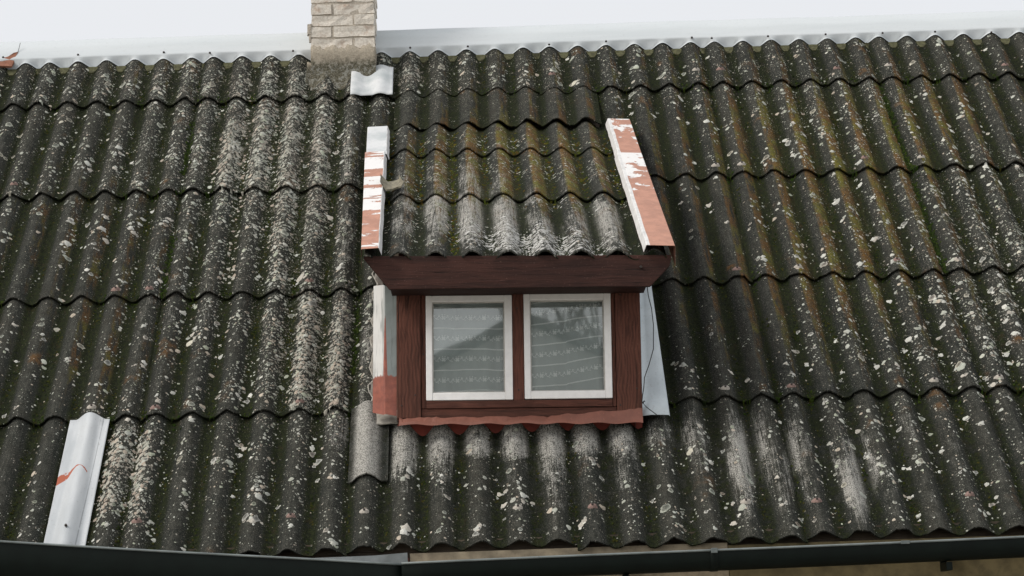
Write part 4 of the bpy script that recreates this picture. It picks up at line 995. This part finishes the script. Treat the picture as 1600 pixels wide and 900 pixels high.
for xb_ in (-.15, .28, 1.72, 2.55):              # hanger straps passing below the trough
    m = MB(); m.box((xb_-.014, -.11, zr_(xb_)-.130), (xb_+.014, .03, zr_(xb_)-.092)); m.box((xb_-.014, .0, zr_(xb_)-.10), (xb_+.014, .03, zr_(xb_)+.0)); m.build('gutter_bracket', DARKP, gr_, rel=R0, bevel=.003)
R1 = np.array(gl_.location)
for xb_ in (-2.0, -1.3):
    m = MB(); m.box((xb_-.014, -.09, zl_(xb_)-.19), (xb_+.014, .04, zl_(xb_)-.166)); m.build('gutter_bracket', DARKP, gl_, rel=R1, bevel=.003)
# zinc apron behind the left gutter
AP = [(-1.62, -.035), (-1.2, -.032), (-.85, -.030), (-.700, -.022), (-.698, -.115), (-1.1, -.085), (-1.62, -.04)]
m = MB(); m.prism([(a, b-.012) for a, b in AP][::-1], .0, .003)
o = m.build('eave_apron', APRON, None, rel=(-1.1, 0, -.05)); o.location = (-1.1, 0, -.05)
tag(o, 'dull grey zinc apron between the eave waves and the left gutter', 'flashing')

# ------------------------------------------------------------ house wall below the eave
HW = empty('house_wall', (0, .12, -2.2), 'pale beige rendered house wall under the eave, with a wooden eave board', 'wall')
RW = np.array(HW.location)
m = MB(); m.box((-4.0, .16, -2.2), (4.3, .40, -.16)); m.build('rendered_wall', PLASTER, HW, rel=RW)
m = MB(); m.box((.753, .045, -.30), (4.3, .075, -.048)); m.build('eave_board', mat_simple('dark olive eave board', (.17, .135, .065), .9, .4, 14, .5), HW, rel=RW)
m = MB(); m.box((-.690, .045, -.30), (.750, .075, -.036)); m.build('eave_board', mat_simple('beige eave board', (.36, .30, .21), .9, .4, 14, .5), HW, rel=RW)
m = MB(); m.box((-4.0, .045, -.34), (-.694, .075, -.055)); m.build('eave_board', BROWNH, HW, rel=RW)
m = MB(); m.box((-4.0, .085, -.30), (4.3, .11, .02)); m.build('eave_shade_board', UNDERW, HW, rel=RW)  # dark board added behind the sheet ends to give the wave gaps their shade
m = MB(); m.box((-4.0, .05, -.36), (4.3, .16, -.345)); m.build('soffit_board', BROWNH, HW, rel=RW)
for s in (-3.98, 4.05): m = MB(); m.add([(s, .2, -2.2), (s, 6.4, -2.2), (s, 6.4, -.2), (s, 3.25, 3.1), (s, .2, .05), (s+.2, .2, -2.2), (s+.2, 6.4, -2.2), (s+.2, 6.4, -.2), (s+.2, 3.25, 3.1), (s+.2, .2, .05)], [(0,1,2,3,4),(9,8,7,6,5),(0,4,9,5),(4,3,8,9),(3,2,7,8),(2,1,6,7)]); m.build('gable_wall', PLASTER, HW, rel=RW)
m = MB(); m.box((-3.78, 6.2, -2.2), (4.05, 6.4, -.2)); m.build('rear_wall', PLASTER, HW, rel=RW)

# ------------------------------------------------------------ ground
m = MB(); n = 24; xs = np.concatenate([-np.geomspace(1500, 8, n//2), np.geomspace(8, 1500, n//2)])
X, Y = np.meshgrid(xs, xs); Z = np.full_like(X, -2.2); o = obj('ground', np.stack([X, Y, Z], -1).reshape(-1, 3), grid_faces(n, n), BOUNCE_GROUND); tag(o, kind='structure')

# ------------------------------------------------------------ across the yard (mirrored in the panes)
HB = empty('neighbour_house', (.8, -50, -2.2), 'grey gabled house across the yard, mirrored faintly in the window panes', 'house')
m = MB(); m.prism([(-5, 0), (5, 0), (5, 8.3), (0, 10.6), (-5, 8.3)][::-1], -5, 4.4); m.build('wall', mat_simple('grey house wall', (.55, .54, .52), .9), HB)
for s_ in (-1, 1):
    m = MB(); m.prism([(s_*5.5, 8.15), (s_*5.5, 8.35), (0, 10.9), (0, 10.7)][::s_], -5.3, 4.8); m.build('roof', mat_simple('dark roof', (.10, .10, .10), .9), HB)
m = MB(); m.box((1.35, 0, 9.2), (1.75, .5, 10.75)); m.build('chimney_stack', BRICK, HB)
BARK = mat_simple('bark', (.05, .04, .03), .95)
def bare_tree(x, y, h, seed, label):
    rg = random.Random(seed); root = empty('bare_tree', (x, y, -2.2), label, 'tree'); trunk = MB(); crown = MB()
    def grow(p, d, l, r, lev, mb):
        q = p + d*l; mb.tube([p, p+d*l*.5+np.array([rg.uniform(-.04, .04)*l, rg.uniform(-.04, .04)*l, 0]), q], r, 5)
        if lev == 0: return
        for k in range(rg.choice([2, 3, 3])):
            e_ = d+np.array([rg.uniform(-.75, .75), rg.uniform(-.75, .75), rg.uniform(-.1, .45)]); e_ /= np.linalg.norm(e_); grow(q, e_, l*rg.uniform(.62, .85), r*.6, lev-1, crown)
    grow(np.zeros(3), np.array([0, 0, 1.]), h*.28, h*.022, 5, trunk); trunk.build('trunk', BARK, root); crown.build('crown', BARK, root)
bare_tree(1.9, -53, 14, 4, 'tall bare tree behind the house across the yard, mirrored in the right pane')
